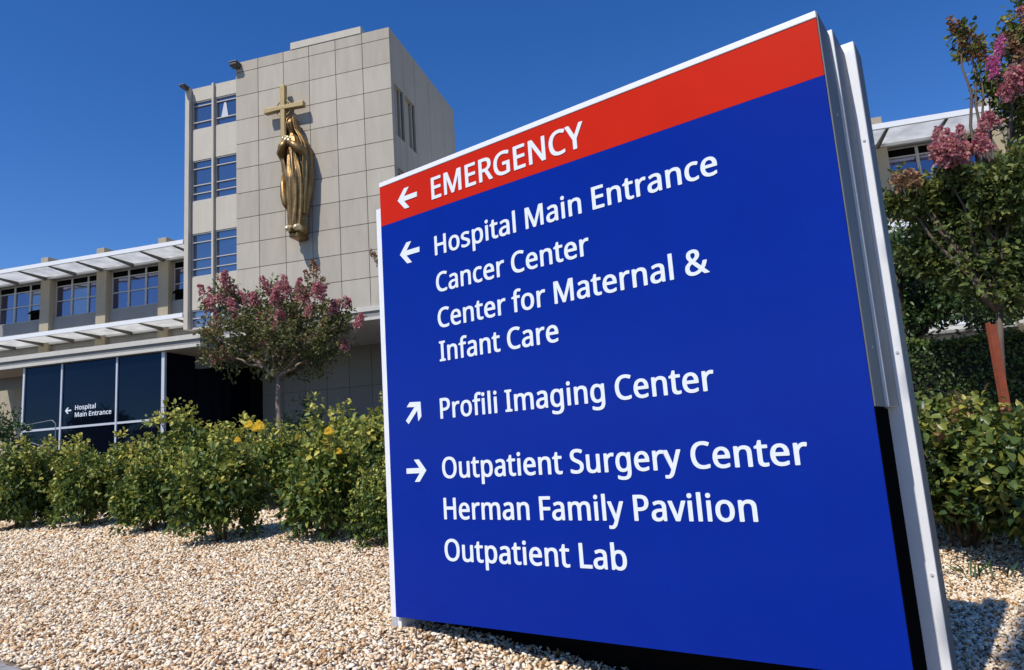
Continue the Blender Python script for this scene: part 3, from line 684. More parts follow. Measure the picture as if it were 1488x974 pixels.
# side wall with its two sunk window strips
mb = MB(BLD)
JY = [0.102, 1.55, 3.06, 5.1, 7.2, 9.3]
def side_slab(y0, y1, z0, z1):
    mb.box(-0.30, 0.0, y0 + 0.012, y1 - 0.012, z0, z1)
sunk = [(0.36, 1.42), (1.66, 2.88)]
for k in range(5):
    y0, y1 = JY[k], JY[k + 1]
    if k < 2:
        a, b = sunk[k]
        side_slab(y0, a, 7.98, 21.94)
        side_slab(b, y1, 7.98, 21.94)
        for z0, z1 in ((19.15, 21.94), (14.75, 16.45), (10.6, 12.2)):
            mb.box(-0.30, -0.0, a - 0.012, b + 0.012, z0, z1)
    else:
        side_slab(y0, y1, 7.98, 21.94)
obj('side_wall', mb, M['side'], tw)
mb = MB(BLD)
mb.box(-8.6, -0.34, 0.46, 9.28, 7.45, 21.85)
obj('core_wall', mb, M['joint'], tw)
for k, (a, b) in enumerate(sunk):
    mb = MB(BLD); mb.box(-0.325, -0.22, a, b - 0.30, 16.45, 19.15)
    mb.box(-0.31, -0.10, b - 0.26, b - 0.001, 16.46, 19.14)
    p = obj('shutter', mb, M['side'], tw)
    mb = MB(BLD); mb.box(-0.33, -0.085, b - 0.15, b - 0.03, 16.48, 19.13); obj('louvre_strip', mb, M['asphalt'], p)  # dark slot set into the far jamb of the recess
    for z0, z1 in ((12.2, 14.75), (8.0, 10.6)):
        mb = MB(BLD); mb.box(-0.325, -0.19, a, b, z0, z1)
        w = obj('window', mb, M['mullion'], tw)
        mb = MB(BLD); mb.box(-0.20, -0.185, a + .05, b - .05, z0 + .06, z1 - .06); obj('pane', mb, M['glass_tower'], w)
# roof pieces
mb = MB(BLD); mb.box(-5.52, -1.52, -0.03, 0.5, 21.95, 22.33); obj('parapet', mb, M['cream'], tw, bevel=0.01)
mb = MB(BLD); mb.box(-8.79, -0.01, 0.52, 9.29, 21.86, 21.95); obj('roof', mb, M['grey'], tw)
# ribbon-window bay left of the panel wall
mb = MB(BLD)
yb = 0.28
spans = [(20.45, 21.22), (17.08, 18.81), (13.05, 14.80), (8.99, 10.71), (7.98, 8.02)]
for z0, z1 in spans:
    mb.box(-11.74, -8.81, yb, yb + 0.35, z0, z1)
mb.box(-11.74, -8.81, yb + 0.36, 9.0, 7.98, 21.1)
obj('bay_wall', mb, M['cream'], tw)
for x0, x1, yp in ((-12.02, -11.76, 0.06), (-10.42, -10.30, 0.14)):
    mb = MB(BLD); mb.box(x0, x1, yp, yb + 0.5, 7.98, 21.24); obj('pilaster', mb, M['cream'], tw, bevel=0.01)
for (x0, x1) in ((-11.735, -10.435), (-10.285, -8.815)):
    for z0, z1, bars in ((18.82, 20.44, (20.18, 19.25)), (14.81, 17.07, (16.62, 15.7, 15.24)), (10.72, 13.04, (12.57, 11.66, 11.14)), (8.03, 8.98, (8.55,))):
        w = window_unit(tw, x0, x1, z0, z1, yb + 0.09, bars, M['glass_tower'], M['mullion'])
# a drawn-back curtain in the top window
cmb = MB(BLD)
cmb.prism_xz([(-9.98, 19.30), (-9.55, 19.30), (-9.68, 20.1), (-9.80, 20.1)], yb + 0.075, yb + 0.088)
obj('curtain', cmb, M['blind'], tw)
# eaves band under the tower and the shaded ground floor
mb = MB(BLD)
mb.box(-9.6, 0.02, -0.06, 9.3, 7.72, 7.975)
mb.box(-9.6, 0.02, -0.10, 9.3, 7.28, 7.42)
o_ = obj('base_band', mb, M['fascia'], tw, bevel=0.008)
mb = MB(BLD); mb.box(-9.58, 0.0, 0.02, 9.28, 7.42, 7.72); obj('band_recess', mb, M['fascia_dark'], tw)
mb = MB(BLD)
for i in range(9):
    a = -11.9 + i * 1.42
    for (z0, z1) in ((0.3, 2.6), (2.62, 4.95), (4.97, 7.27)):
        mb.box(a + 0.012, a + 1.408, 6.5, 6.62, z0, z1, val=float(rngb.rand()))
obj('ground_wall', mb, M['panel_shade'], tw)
mb = MB(BLD); mb.box(-11.89, 0.8, 6.63, 9.0, 0.3, 7.27); obj('ground_core', mb, M['joint'], tw)

def floodlight(x0, x1, z0, z1, y0, label):
    base = BLD.w(((x0 + x1) / 2, y0, z0))
    t = thing('floodlight', base, label, 'floodlight', 'floodlights on the tower edge')
    m = MB(BLD)
    zc = z1 - z0
    m.prism_yz([(y0 - 0.28, z0 + zc * .30), (y0 - 0.25, z0 + zc * .12), (y0 + 0.1, z0), (y0 + 0.1, z1 - .06), (y0 - 0.28, z1 - .06)], x0, x1)
    obj('housing', m, M['lamp_grey'], t, bevel=0.02)
    m = MB(BLD); m.box(x0 - .03, x1 + .03, y0 - 0.31, y0 + 0.14, z1 - .055, z1); obj('hood', m, M['silver_side'], t, bevel=0.01)
    m = MB(BLD); m.box((x0 + x1) / 2 - .05, (x0 + x1) / 2 + .05, y0 + 0.1, y0 + 0.16, z0 + .1, z1 - .1); obj('mount', m, M['black'], t)
floodlight(-8.90, -8.48, 21.56, 21.82, -0.15, 'dark box floodlight on the corner of the concrete panel tower roof')
floodlight(-12.02, -11.74, 21.05, 21.22, -0.10, 'small dark floodlight topping the outermost pilaster of the window bay')

# ------------------------------------------------------------------ wings with sunshades
def wing(root, x0, x1, colx, lower_floor, end_x, shade_x0, shade_x1, floors):
    # solid body behind the window line
    mb = MB(BLD)
    mb.box(x0, x1, 2.45, 13.0, lower_floor, 12.62)
    obj('wall_core', mb, M['dark'], root)
    for fi, zt in enumerate(floors):              # zt: head of the window row
        mb = MB(BLD)
        mb.box(x0, x1, 2.12, 2.44, zt - 4.9 if zt - 4.9 > lower_floor else lower_floor, zt - 2.28)
        obj('spandrel', mb, M['grey'], root)
        sh0 = zt + 0.05
        # sunshade: fascia beam, panels and brackets
        mb = MB(BLD)
        mb.box(shade_x0, shade_x1, 0.0, 0.10, sh0 + 0.03, sh0 + 0.26)
        mb.box(shade_x0, shade_x1, 1.93, 2.10, sh0 - 0.02, sh0 + 0.26)
        sh = obj('sunshade', mb, M['white'], root, bevel=0.01)
        bx = []
        for c in colx:
            bx += [c, c + 2.125]
        bx = sorted(b for b in bx if shade_x0 < b < shade_x1)
        ed = [shade_x0] + bx + [shade_x1]
        for a, b in zip(ed[:-1], ed[1:]):
            if b - a < 0.2: continue
            mb = MB(BLD)
            mb.box(a + 0.06, b - 0.06, 0.12, 1.92, sh0 + 0.09, sh0 + 0.12)
            obj('louvre', mb, M['louvre'], sh)
        for b in bx:
            mb = MB(BLD)
            mb.prism_yz([(0.13, sh0 + 0.05), (1.95, sh0 - 0.10), (1.95, sh0 + 0.14), (0.13, sh0 + 0.14)], b - 0.045, b + 0.045)
            obj('bracket', mb, M['bracket'], sh)
        mb = MB(BLD); mb.box(x0, x1, 2.11, 2.44, zt, zt + (0.55 if fi == 0 else 0.3)); obj('header', mb, M['grey'], root)
        # windows
        for ci, c in enumerate(colx):
            a, b = c + 0.36, c + 4.25 - 0.36
            a, b = max(a, x0), min(b, x1)
            if b - a < 0.5: continue
            nwin = 3 if b - a > 2.5 else (2 if b - a > 1.5 else 1)
            for k in range(nwin):
                wa, wb = a + (b - a) * k / nwin, a + (b - a) * (k + 1) / nwin
                w = window_unit(root, wa + 0.004, wb - 0.004, zt - 2.27, zt - 0.01, 2.30, (zt - 0.42, zt - 1.30), M['glass_wing'], M['mullion'], fw=0.055, ybar=0.05)
                m = MB(BLD); m.box(wa + .06, wb - .06, 2.272, 2.292, zt - .40, zt - .07); obj('top_panel', m, M['black'], w)
                if (ci * 7 + k * 3 + fi * 2) % 5 == 1:
                    # hopper sash standing open at the foot of the window
                    m = MB(BLD)
                    m.prism_yz([(2.05, zt - 1.85), (2.26, zt - 1.62), (2.29, zt - 1.62), (2.08, zt - 1.87)], wa + .07, wb - .07)
                    m.box(wa + .07, wb - .07, 2.275, 2.295, zt - 2.2, zt - 1.64)
                    obj('open_sash', m, M['black'], w)
    for c in colx:
        if x0 - 0.1 < c < x1 + 0.1:
            mb = MB(BLD); mb.box(c - 0.34, c + 0.34, 1.86, 2.46, lower_floor, 12.42)
            col_ = obj('column', mb, M['tan'], root, bevel=0.015)
            mb = MB(BLD); mb.box(c - 0.27, c + 0.27, 1.75, 2.6, 12.76, 13.75); obj('column_cap', mb, M['tan'], col_, bevel=0.015)
    mb = MB(BLD); mb.box(x0, x1, 2.11, 13.0, 12.63, 12.75); obj('roof', mb, M['white'], root)

lw = thing('hospital_wing', BLD.w((-20, 2, 0.45)), 'low wing with blue ribbon windows and white sunshades left of the tower', 'building', 'hospital wings with sunshades')
wing(lw, -27.4, -12.03, [-27.4, -23.15, -19.12, -14.9], 7.62, -12.03, -27.4, -12.03, [12.44, 8.55])
rw = thing('hospital_wing', BLD.w((22, 2, 0.45)), 'low wing with white sunshade half hidden by the trees right of the sign', 'building', 'hospital wings with sunshades')
wing(rw, 0.35, 33.0, [0.4, 4.3, 8.55, 12.8, 17.05, 21.3, 25.55], 0.4, 33.0, 0.35, 25.4, [12.44, 8.35, 4.3])
mb = MB(BLD); mb.box(25.95, 31.5, -0.4, 2.0, 0.4, 12.95); obj('end_wall', mb, M['cream'], rw, bevel=0.015)

# ------------------------------------------------------------------ entrance pavilion
ep = thing('entrance_pavilion', BLD.w((-17.5, 0, 0.45)), 'dark glass hospital entrance under a long flat concrete canopy', 'building')
mb = MB(BLD)
X0, X1 = -29.0, -10.62
mb.box(X0, X1, -0.40, 7.0, 7.36, 7.61)
mb.box(X0, X1, -0.40, 7.0, 6.95, 7.11)
cn = obj('canopy', mb, M['fascia'], ep, bevel=0.01)
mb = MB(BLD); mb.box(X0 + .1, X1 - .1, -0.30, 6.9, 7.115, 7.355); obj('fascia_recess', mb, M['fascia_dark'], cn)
mb = MB(BLD); mb.box(X0 + .15, X1 - .15, -0.2, 6.95, 6.935, 6.948); obj('soffit', mb, M['soffit'], cn)
GZ0 = 0.42
yg = -0.10
mx = [-22.05, -18.75, -15.75, -13.05]
for i, (a, b) in enumerate(((-21.95, -19.48), (-19.40, -15.92), (-15.84, -13.10))):
    for (z0, z1) in ((GZ0, 3.48), (3.60, 6.93)):
        mb = MB(BLD); mb.box(a, b, yg, yg + 0.03, z0, z1); g_ = obj('glazing', mb, M['glass_dark'], ep)
        if i == 1 and z0 > 1:
            line_of_text('lettering', 'Hospital', -18.55, -17.22, 4.42, 0.235, BLD, yg - 0.004, g_, M['letter'])
            line_of_text('lettering', 'Main Entrance', -18.55, -16.22, 4.05, 0.235, BLD, yg - 0.004, g_, M['letter'])
            arrow('arrow', -19.0, 4.42, 0.40, math.pi, BLD, yg - 0.004, g_, M['letter'])
for (x0, x1) in ((-22.06, -21.94), (-19.49, -19.39), (-15.93, -15.83), (-13.11, -12.93)):
    mb = MB(BLD); mb.box(x0, x1, yg - 0.07, yg + 0.08, GZ0, 6.93); obj('mullion', mb, M['alu'], ep)
mb = MB(BLD); mb.box(-21.93, -13.12, yg - 0.05, yg + 0.06, 3.485, 3.595); obj('transom', mb, M['alu'], ep)
# return wall of the glass box and the dark doorway
for k, (a, b) in enumerate(((0.1, 2.2), (2.28, 4.4), (4.48, 6.8))):
    mb = MB(BLD); mb.box(-13.03, -13.0, a, b, GZ0, 6.93); obj('glazing', mb, M['glass_dark'], ep)
    mb = MB(BLD); mb.box(-13.06, -12.97, b, b + .08, GZ0, 6.93); obj('mullion', mb, M['black'], ep)
mb = MB(BLD); mb.box(-13.0, -11.91, 6.8, 6.9, GZ0, 6.93); obj('door_wall', mb, M['dark'], ep)
for a in (-12.93,):
    mb = MB(BLD); mb.box(a, a + .98, 6.72, 6.79, GZ0, 3.2)
    d_ = obj('door', mb, M['black'], ep)
    mb = MB(BLD); mb.box(a + .1, a + .88, 6.70, 6.715, GZ0 + .15, 3.1); obj('pane', mb, M['glass_dark'], d_)
mb = MB(BLD); mb.box(-21.9, -13.1, 4.0, 4.2, GZ0, 6.93); obj('inner_wall', mb, M['dark'], ep)
mb = MB(BLD); mb.box(-31.5, -22.1, 4.5, 4.9, 0.3, 6.93); obj('side_wall', mb, M['tan'], ep)
mb = MB(BLD); mb.box(-32.0, -8.4, -0.35, 7, 0.1, 0.42); obj('entrance_step', mb, M['pave'], ep)

# handrails on the entrance ramp
def handrail(label, pts_list, rad=0.02):
    t = thing('handrail', BLD.w(pts_list[0][0]), label, 'handrail', 'steel handrails by the entrance ramp')
    for k, pts in enumerate(pts_list):
        m = MB(BLD); m.tube(pts, rad, 8); obj('rail' if k < 2 else 'post', m, M['rail'], t, smooth=True)
def pl(px, py, n):
    """the point at building depth n seen at a photo pixel, in building axes"""
    d = BLD.m @ ray(px, py); c = BLD.m @ (CAM - BLD.o)
    return tuple(c + d * ((n - c[1]) / d[1]))
n_ = -5.2
a0, a1, a2, a3 = pl(28, 620, n_), pl(74, 611, n_), pl(81, 616, n_), pl(80, 668, n_)
handrail('steel handrail with a rounded end in front of the dark glazing', [[a0, a1, (a1[0] + .1, n_, a1[2] - .02), a2, (a3[0], n_, 0.3)], [(a0[0], n_, a0[2] - .5), (a3[0], n_, a3[2] + 0.35 if a3[2] + .35 < a2[2] - .3 else a2[2] - .5)], [(a0[0] + .1, n_, a0[2]), (a0[0] + .1, n_, 0.3)]])
n_ = -4.4
b0, b1 = pl(-30, 627, n_), pl(22, 621, n_)
b2, b3 = pl(-30, 639, n_), pl(16, 633, n_)
handrail('lower steel handrail with square post before the pale wall', [[b0, b1], [b2, b3], [(b3[0], n_, b3[2] + .02), (b3[0], n_, 0.3)], [(b0[0] + .05, n_, b0[2]), (b0[0] + .05, n_, 0.3)]])

# ------------------------------------------------------------------ cross and statue on the tower
cr = thing('cross', BLD.w((-5.73, -0.4, 15.2)), 'plain gilt cross rising beside the statue on the tower wall', 'cross')
mb = MB(BLD)
mb.prism_xz([(-5.85, 15.2), (-5.61, 15.2), (-5.605, 18.42), (-5.585, 19.80), (-5.875, 19.80), (-5.855, 18.42)], -0.52, -0.26)
obj('upright', mb, M['gold'], cr, bevel=0.03)
mb = MB(BLD)
mb.prism_xz([(-6.78, 18.43), (-5.875, 18.47), (-5.585, 18.47), (-4.55, 18.43), (-4.55, 18.73), (-5.585, 18.69), (-5.875, 18.69), (-6.78, 18.73)], -0.53, -0.25)
obj('crossbar', mb, M['gold'], cr, bevel=0.03)
mb = MB(BLD)
for zz in (16.2, 18.58):
    mb.box(-5.79, -5.67, -0.26, 0.0, zz - .06, zz + .06)
obj('wall_fixing', mb, M['gold'], cr)
ringp = [(-5.73 + 0.42 * math.cos(t), -0.39, 18.58 + 0.42 * math.sin(t)) for t in np.linspace(0, 2 * math.pi, 25)]
mb = MB(BLD); mb.tube(ringp, 0.035, 6); obj('ring', mb, M['gold'], cr, smooth=True)

def loft(fr, secs, nseg, fold, seed, arc=None, depth_off=0.0):
    """secs: (z, cx, cy, half width, half depth); fold(theta, t) multiplies the radius"""
    zs = [s[0] for s in secs]
    NZ = 90
    V, Fc = [], []
    for i in range(NZ):
        z = zs[0] + (zs[-1] - zs[0]) * i / (NZ - 1)
        q = [np.interp(z, zs, [s[k] for s in secs]) for k in range(1, 5)]
        for k in range(nseg):
            th = (arc[0] + (arc[1] - arc[0]) * k / (nseg - 1)) if arc else 2 * math.pi * k / nseg
            r = fold(th, (z - zs[0]) / (zs[-1] - zs[0]))
            V.append((q[0] + q[2] * r * math.cos(th), q[1] - q[3] * r * math.sin(th), z))
    for i in range(NZ - 1):
        for k in range(nseg - (1 if arc else 0)):
            k2 = (k + 1) % nseg
            Fc.append((i * nseg + k, i * nseg + k2, (i + 1) * nseg + k2, (i + 1) * nseg + k))
    if not arc:
        Fc.append(tuple(range(nseg - 1, -1, -1)))
        Fc.append(tuple((NZ - 1) * nseg + k for k in range(nseg)))
    return MB(fr).add(V, Fc)

st = thing('statue', BLD.w((-4.95, -0.45, 11.8)), 'golden bronze statue of a veiled robed woman mounted high on the tower wall', 'statue')
# body with the inner gown: one continuous surface from the feet to the crown of the head
def gown_fold(th, t):
    f = 1.0
    amp = 0.16 * (1 - t) ** 0.4 if t < 0.72 else 0.03
    f += amp * math.sin(9 * th + 2.5 * math.sin(5 * t)) + 0.5 * amp * math.sin(17 * th + 4 * t)
    f += 0.06 * math.exp(-((t - 0.28) / 0.05) ** 2) * math.sin(2 * th + 1)
    return f
gown = [(11.82, -4.97, -0.50, .32, .34), (12.0, -4.97, -0.52, .42, .44), (12.3, -4.96, -0.54, .42, .42), (13.0, -4.95, -0.54, .43, .40), (13.8, -4.93, -0.56, .48, .42),
        (14.6, -4.92, -0.58, .49, .44), (15.3, -4.98, -0.56, .42, .40), (15.8, -5.03, -0.54, .38, .36), (16.35, -5.08, -0.52, .46, .36), (16.75, -5.12, -0.50, .40, .30),
        (16.98, -5.16, -0.50, .17, .17), (17.10, -5.17, -0.52, .15, .16), (17.22, -5.17, -0.55, .18, .22), (17.42, -5.17, -0.56, .22, .27), (17.62, -5.17, -0.55, .22, .27),
        (17.80, -5.16, -0.52, .15, .19), (17.87, -5.16, -0.50, .05, .06)]
body = obj('body', loft(BLD, gown, 72, gown_fold, 1), M['bronze'], st, smooth=True)
# face: brow, nose, mouth, eyes as relief on the head
mb = MB(BLD)
fy = -0.83
mb.prism_xz([(-5.21, 17.36), (-5.13, 17.36), (-5.155, 17.55), (-5.185, 17.55)], fy - 0.05, fy + 0.06)
mb.box(-5.23, -5.11, fy - 0.005, fy + 0.05, 17.28, 17.31)
for sx in (-5.26, -5.08):
    mb.box(sx - .045, sx + .045, fy + 0.005, fy + 0.06, 17.50, 17.53)
obj('face', mb, M['bronze'], st, smooth=True)
# veil and cloak: open at the front, wide at the elbows, falling to the shins
def cloak_fold(th, t):
    return 1 + (0.09 * math.sin(15 * th + 3 * t) + 0.05 * math.sin(27 * th - 6 * t)) * (1.1 - 0.6 * t) + 0.06 * math.sin(4 * th + 7 * t)
cloak = [(12.75, -4.93, -0.46, 0.428, .34), (13.4, -4.92, -0.46, 0.502, .42), (14.5, -4.88, -0.46, 0.614, .48), (15.3, -4.95, -0.46, 0.707, .50), (16.0, -5.02, -0.46, 0.744, .50), (16.4, -5.02, -0.46, 0.651, .48),
         (16.8, -5.07, -0.46, 0.484, .44), (17.1, -5.13, -0.46, 0.335, .40), (17.5, -5.17, -0.48, 0.279, .38), (17.8, -5.17, -0.48, 0.223, .34), (17.96, -5.17, -0.48, 0.084, .14)]
c_ = obj('cloak', loft(BLD, cloak, 72, cloak_fold, 2, arc=(R(134), R(406))), M['bronze'], st, smooth=True)
sm = c_.modifiers.new('thickness', 'SOLIDIFY'); sm.thickness = 0.05; sm.offset = 0
# forearms crossing to the chest, with hands
def arm(pts, rad):
    m = MB(BLD); m.tube(pts, rad, 10)
    return m
for pts in ([(-5.66, -0.52, 15.55), (-5.62, -0.78, 16.00), (-5.46, -0.98, 16.25), (-5.26, -1.02, 16.45)], [(-4.42, -0.52, 15.5), (-4.50, -0.78, 15.95), (-4.80, -0.98, 16.20), (-5.02, -1.02, 16.40)]):
    sl = obj('sleeve', arm(pts, [.10, .26, .19, .12]), M['bronze'], st, smooth=True)
    e = np.array(pts[-1]); dx = 1 if pts[0][0] < -5 else -1
    hm = MB(BLD)
    hm.tube([e, e + (dx * .03, -.02, .06), e + (dx * .06, -.03, .14)], [.085, .10, .075], 8)
    for q in range(4):
        s0 = e + np.array([dx * (-.02 + .05 * q), -.05, .13 - .012 * q])
        hm.tube([s0, s0 + (dx * .05, -.03, .09), s0 + (dx * .09, -.01, .16 - .015 * abs(q - 1))], [.030, .027, .020], 6)
    s0 = e + np.array([dx * -.07, -.04, .05]); hm.tube([s0, s0 + (dx * -.03, -.05, .09), s0 + (0, -.06, .15)], [.034, .03, .02], 6)
    obj('hand', hm, M['pale_gilt'], st, smooth=True)
# a fold of the cloak gathered over the left hip
mb = MB(BLD); mb.tube([(-5.72, -0.55, 15.0), (-5.66, -0.66, 14.4), (-5.58, -0.72, 13.8), (-5.50, -0.74, 13.4), (-5.42, -0.74, 13.1)], [.05, .13, .17, .15, .05], 10)
obj('cloak_fold', mb, M['bronze'], st, smooth=True)
for fx in (-5.18, -4.72):
    mb = MB(BLD); mb.tube([(fx, -0.55, 12.02), (fx, -0.9, 12.05), (fx, -1.12, 11.98), (fx, -1.20, 11.95)], [.17, .17, .14, .06], 10); obj('foot', mb, M['pale_gilt'], st, smooth=True)
mb = MB(BLD); mb.box(-5.25, -4.7, -0.85, 0.0, 11.62, 11.83); obj('wall_bracket', mb, M['bronze'], st, bevel=0.04)

# ------------------------------------------------------------------ wayfinding sign (sign frame: x along the face, y behind it)
sg = thing('wayfinding_sign', SGN.w((1.3, 0.3, 0)), 'large blue hospital direction sign with red emergency band and silver posts', 'sign')
UL, UR = -0.022, 2.638
mb = MB(SGN); mb.box(UL, UR, 0.0, 0.235, 0.068, 2.4362)
pn = obj('panel', mb, M['blue'], sg, bevel=0.0008)
mb = MB(SGN); mb.box(UL, UR, 0.0, 0.235, 2.4368, 2.696)
rb = obj('emergency_band', mb, M['red'], sg, bevel=0.0008)
mb = MB(SGN); mb.box(UL - .002, UR + .002, -0.004, 0.24, 2.697, 2.728)
obj('top_trim', mb, M['trim'], sg, bevel=0.003)
mb = MB(SGN); mb.box(UR + 0.001, UR + 0.006, 0.006, 0.236, 1.062, 2.725); obj('end_cap', mb, M['silver_side'], sg)  # grey skin paints shade on the panel's end face
mb = MB(SGN); mb.box(UR + 0.001, UR + 0.003, 0.006, 0.236, 0.07, 1.06); obj('end_cap', mb, M['black'], sg)  # black skin paints the deeper shade at the lower end
mb = MB(SGN); mb.box(-0.02, 2.656, 0.242, 0.50, 1.06, 2.752); obj('middle_frame', mb, M['silver'], sg, bevel=0.002)
mb = MB(SGN); mb.box(2.6565, 2.6585, 0.246, 0.50, 1.062, 2.748); mb.box(2.7025, 2.7045, 0.51, 0.68, -0.45, 2.792); obj('side_plate', mb, M['silver_side'], sg)  # thin added plates paint shade on the frame and post ends
mb = MB(SGN); mb.box(0.03, 2.613, 0.242, 0.50, -0.4, 1.055); obj('core', mb, M['black'], sg)  # black block stands in for the shaded gap behind the panel
mb = MB(SGN); mb.box(2.56, 2.702, 0.505, 0.68, -0.45, 2.798); obj('post', mb, M['silver'], sg, bevel=0.004)
mb = MB(SGN); mb.box(-0.085, 0.022, 0.245, 0.42, -0.12, 2.56)
mb.box(-0.085, -0.024, 0.02, 0.25, 0.0, 2.57); mb.box(-0.085, 0.0, 0.02, 0.25, -0.12, 0.064)
obj('post', mb, M['silver'], sg, bevel=0.003)
mb = MB(SGN); mb.box(0.03, 2.55, 0.505, 0.66, 0.1, 2.60); obj('back_panel', mb, M['blue'], sg, bevel=0.003)
for zz in (0.35, 1.3, 2.3):
    for nn, uu in ((0.505, 2.684), ):
        mb = MB(SGN)
        mb.tube([(uu, nn - 0.004, zz), (uu, nn + 0.004, zz)], 0.007, 8)
        obj('screw', mb, M['alu'], sg)
    for uu, nn in ((2.6445, 0.12), (2.7045, 0.60)):
        mb = MB(SGN)
        mb.tube([(uu - 0.002, nn, zz), (uu + 0.003, nn, zz)], 0.007, 8)
        if zz > 1.1 or nn > 0.5: obj('screw', mb, M['alu'], sg)
yl = -0.0012
line_of_text('lettering', 'EMERGENCY', 0.424, 1.488, 2.497, 0.132, SGN, yl, rb, M['letter'])
for body, x0, x1, z in (('Hospital Main Entrance', 0.428, 2.152, 2.149), ('Cancer Center', 0.425, 1.464, 1.925), ('Center for Maternal &', 0.424, 2.062, 1.712),
                        ('Infant Care', 0.424, 1.244, 1.516), ('Profili Imaging Center', 0.407, 2.027, 1.187), ('Outpatient Surgery Center', 0.400, 2.377, 0.852),
                        ('Herman Family Pavilion', 0.397, 2.146, 0.627), ('Outpatient Lab', 0.388, 1.519, 0.403)):
    line_of_text('lettering', body, x0, x1, z, 0.1135, SGN, yl, pn, M['letter'])
arrow('arrow', 0.221, 2.565, 0.166, math.pi, SGN, yl, rb, M['letter'])
arrow('arrow', 0.221, 2.215, 0.166, math.pi, SGN, yl, pn, M['letter'])
arrow('arrow', 0.197, 1.241, 0.160, R(45), SGN, yl, pn, M['letter'])
arrow('arrow', 0.197, 0.900, 0.160, 0, SGN, yl, pn, M['letter'])

# rusty marker post in the planting
b0 = at(1449, 520, 7.4)
rp = MB()
gx, gy = b0[0], b0[1]
rp.box(gx - 0.036, gx + 0.036, gy - 0.03, gy + 0.03, 0.0, at(1440, 472, 7.4)[2])
rp.box(gx - 0.046, gx - 0.032, gy - 0.045, gy + 0.03, 0.0, at(1440, 472, 7.4)[2] + 0.02)
tag(obj('marker_post', rp, M['rust'], loc=(gx, gy, 0), bevel=0.006), 'rust red steel post standing in the planting before the clipped hedge', 'post')

# ------------------------------------------------------------------ vegetation
def unit(v):
    return v / (np.linalg.norm(v, axis=-1, keepdims=True) + 1e-9)

def leaf_mesh(P, D, Nn, L, W, tint, rng, fold=0.25, curl=0.15):
    """two-sided folded leaves: base P, direction D, normal Nn; 6 points, 4 faces each"""
    n = len(P)
    S = unit(np.cross(D, Nn))
    Nn = np.cross(S, D)
    L = L[:, None]; W = W[:, None]
    b = P
    m1 = P + D * L * 0.42 - Nn * W * fold * 0.0
    t = P + D * L - Nn * L * curl
    l1 = P + D * L * 0.27 + S * W * 0.46 + Nn * W * fold
    r1 = P + D * L * 0.27 - S * W * 0.46 + Nn * W * fold
    l2 = P + D * L * 0.70 + S * W * 0.42 + Nn * (W * fold * 0.7 - L * curl * 0.5)
    r2 = P + D * L * 0.70 - S * W * 0.42 + Nn * (W * fold * 0.7 - L * curl * 0.5)
    m2 = P + D * L * 0.74 - Nn * L * curl * 0.5
    V = np.stack([b, m1, m2, t, l1, l2, r1, r2], 1).reshape(-1, 3)
    q = np.array([(0, 1, 4, 4), (1, 2, 5, 4), (2, 3, 5, 5), (0, 6, 1, 1), (6, 7, 2, 1), (7, 3, 2, 2)])
    tri = np.array([(0, 1, 4), (1, 2, 5), (1, 5, 4), (2, 3, 5), (0, 6, 1), (6, 7, 2), (6, 2, 1), (7, 3, 2)])
    F = (tri[None] + (np.arange(n) * 8)[:, None, None]).reshape(-1, 3)
    return V, F, np.repeat(tint, 8)

def clump_leaves(centers, radii, count, L, W, rng, up=0.5, tint_bias=0.0, spread=1.0, light_grad=None):
    """leaves around twig-end clumps; returns mesh arrays"""
    C = np.repeat(centers, count, 0)
    Rr = np.repeat(radii, count)
    d = unit(rng.randn(len(C), 3))
    r = rng.rand(len(C)) ** 0.5
    P = C + d * (Rr * r)[:, None] * np.array([1, 1, 0.8])
    D = unit(d * spread + rng.randn(len(C), 3) * 0.6 + np.array([0, 0, 0.1]))
    Nn = unit(rng.randn(len(C), 3) * 0.6 + np.array([0, 0, up]) + d * 0.4)
    bad = np.abs((D * Nn).sum(1)) > 0.97
    Nn[bad] = unit(Nn[bad] + rng.randn(bad.sum(), 3))
    k = rng.rand(len(C))
    cl = np.repeat(rng.rand(len(centers)), count)
    tint = np.clip(0.55 * k + 0.45 * cl + tint_bias, 0, 1)
    if light_grad is not None:
        tint = np.clip(tint + np.repeat(light_grad, count), 0, 1)  # puts sunlit tops and shaded bases into the leaf colour
    Ls = L * (0.6 + 0.7 * rng.rand(len(C)))
    return leaf_mesh(P, D, Nn, Ls, Ls * W * (0.8 + 0.4 * rng.rand(len(C))), tint, rng)

def lobes_points(lobes, rng, dens):
    """random points through ellipsoid lobes (cx,cy,cz,rx,ry,rz), favouring the outer shell"""
    out = []
    for (cx, cy, cz, rx, ry, rz) in lobes:
        n = max(3, int(dens * (rx * ry * rz) ** (2 / 3.0)))
        d = unit(rng.randn(n, 3))
        r = (0.25 + 0.75 * rng.rand(n, 1) ** 0.6)
        out.append(np.array([cx, cy, cz]) + d * r * np.array([rx, ry, rz]) * (1 + 0.18 * rng.randn(n, 1)))
    return np.vstack(out)

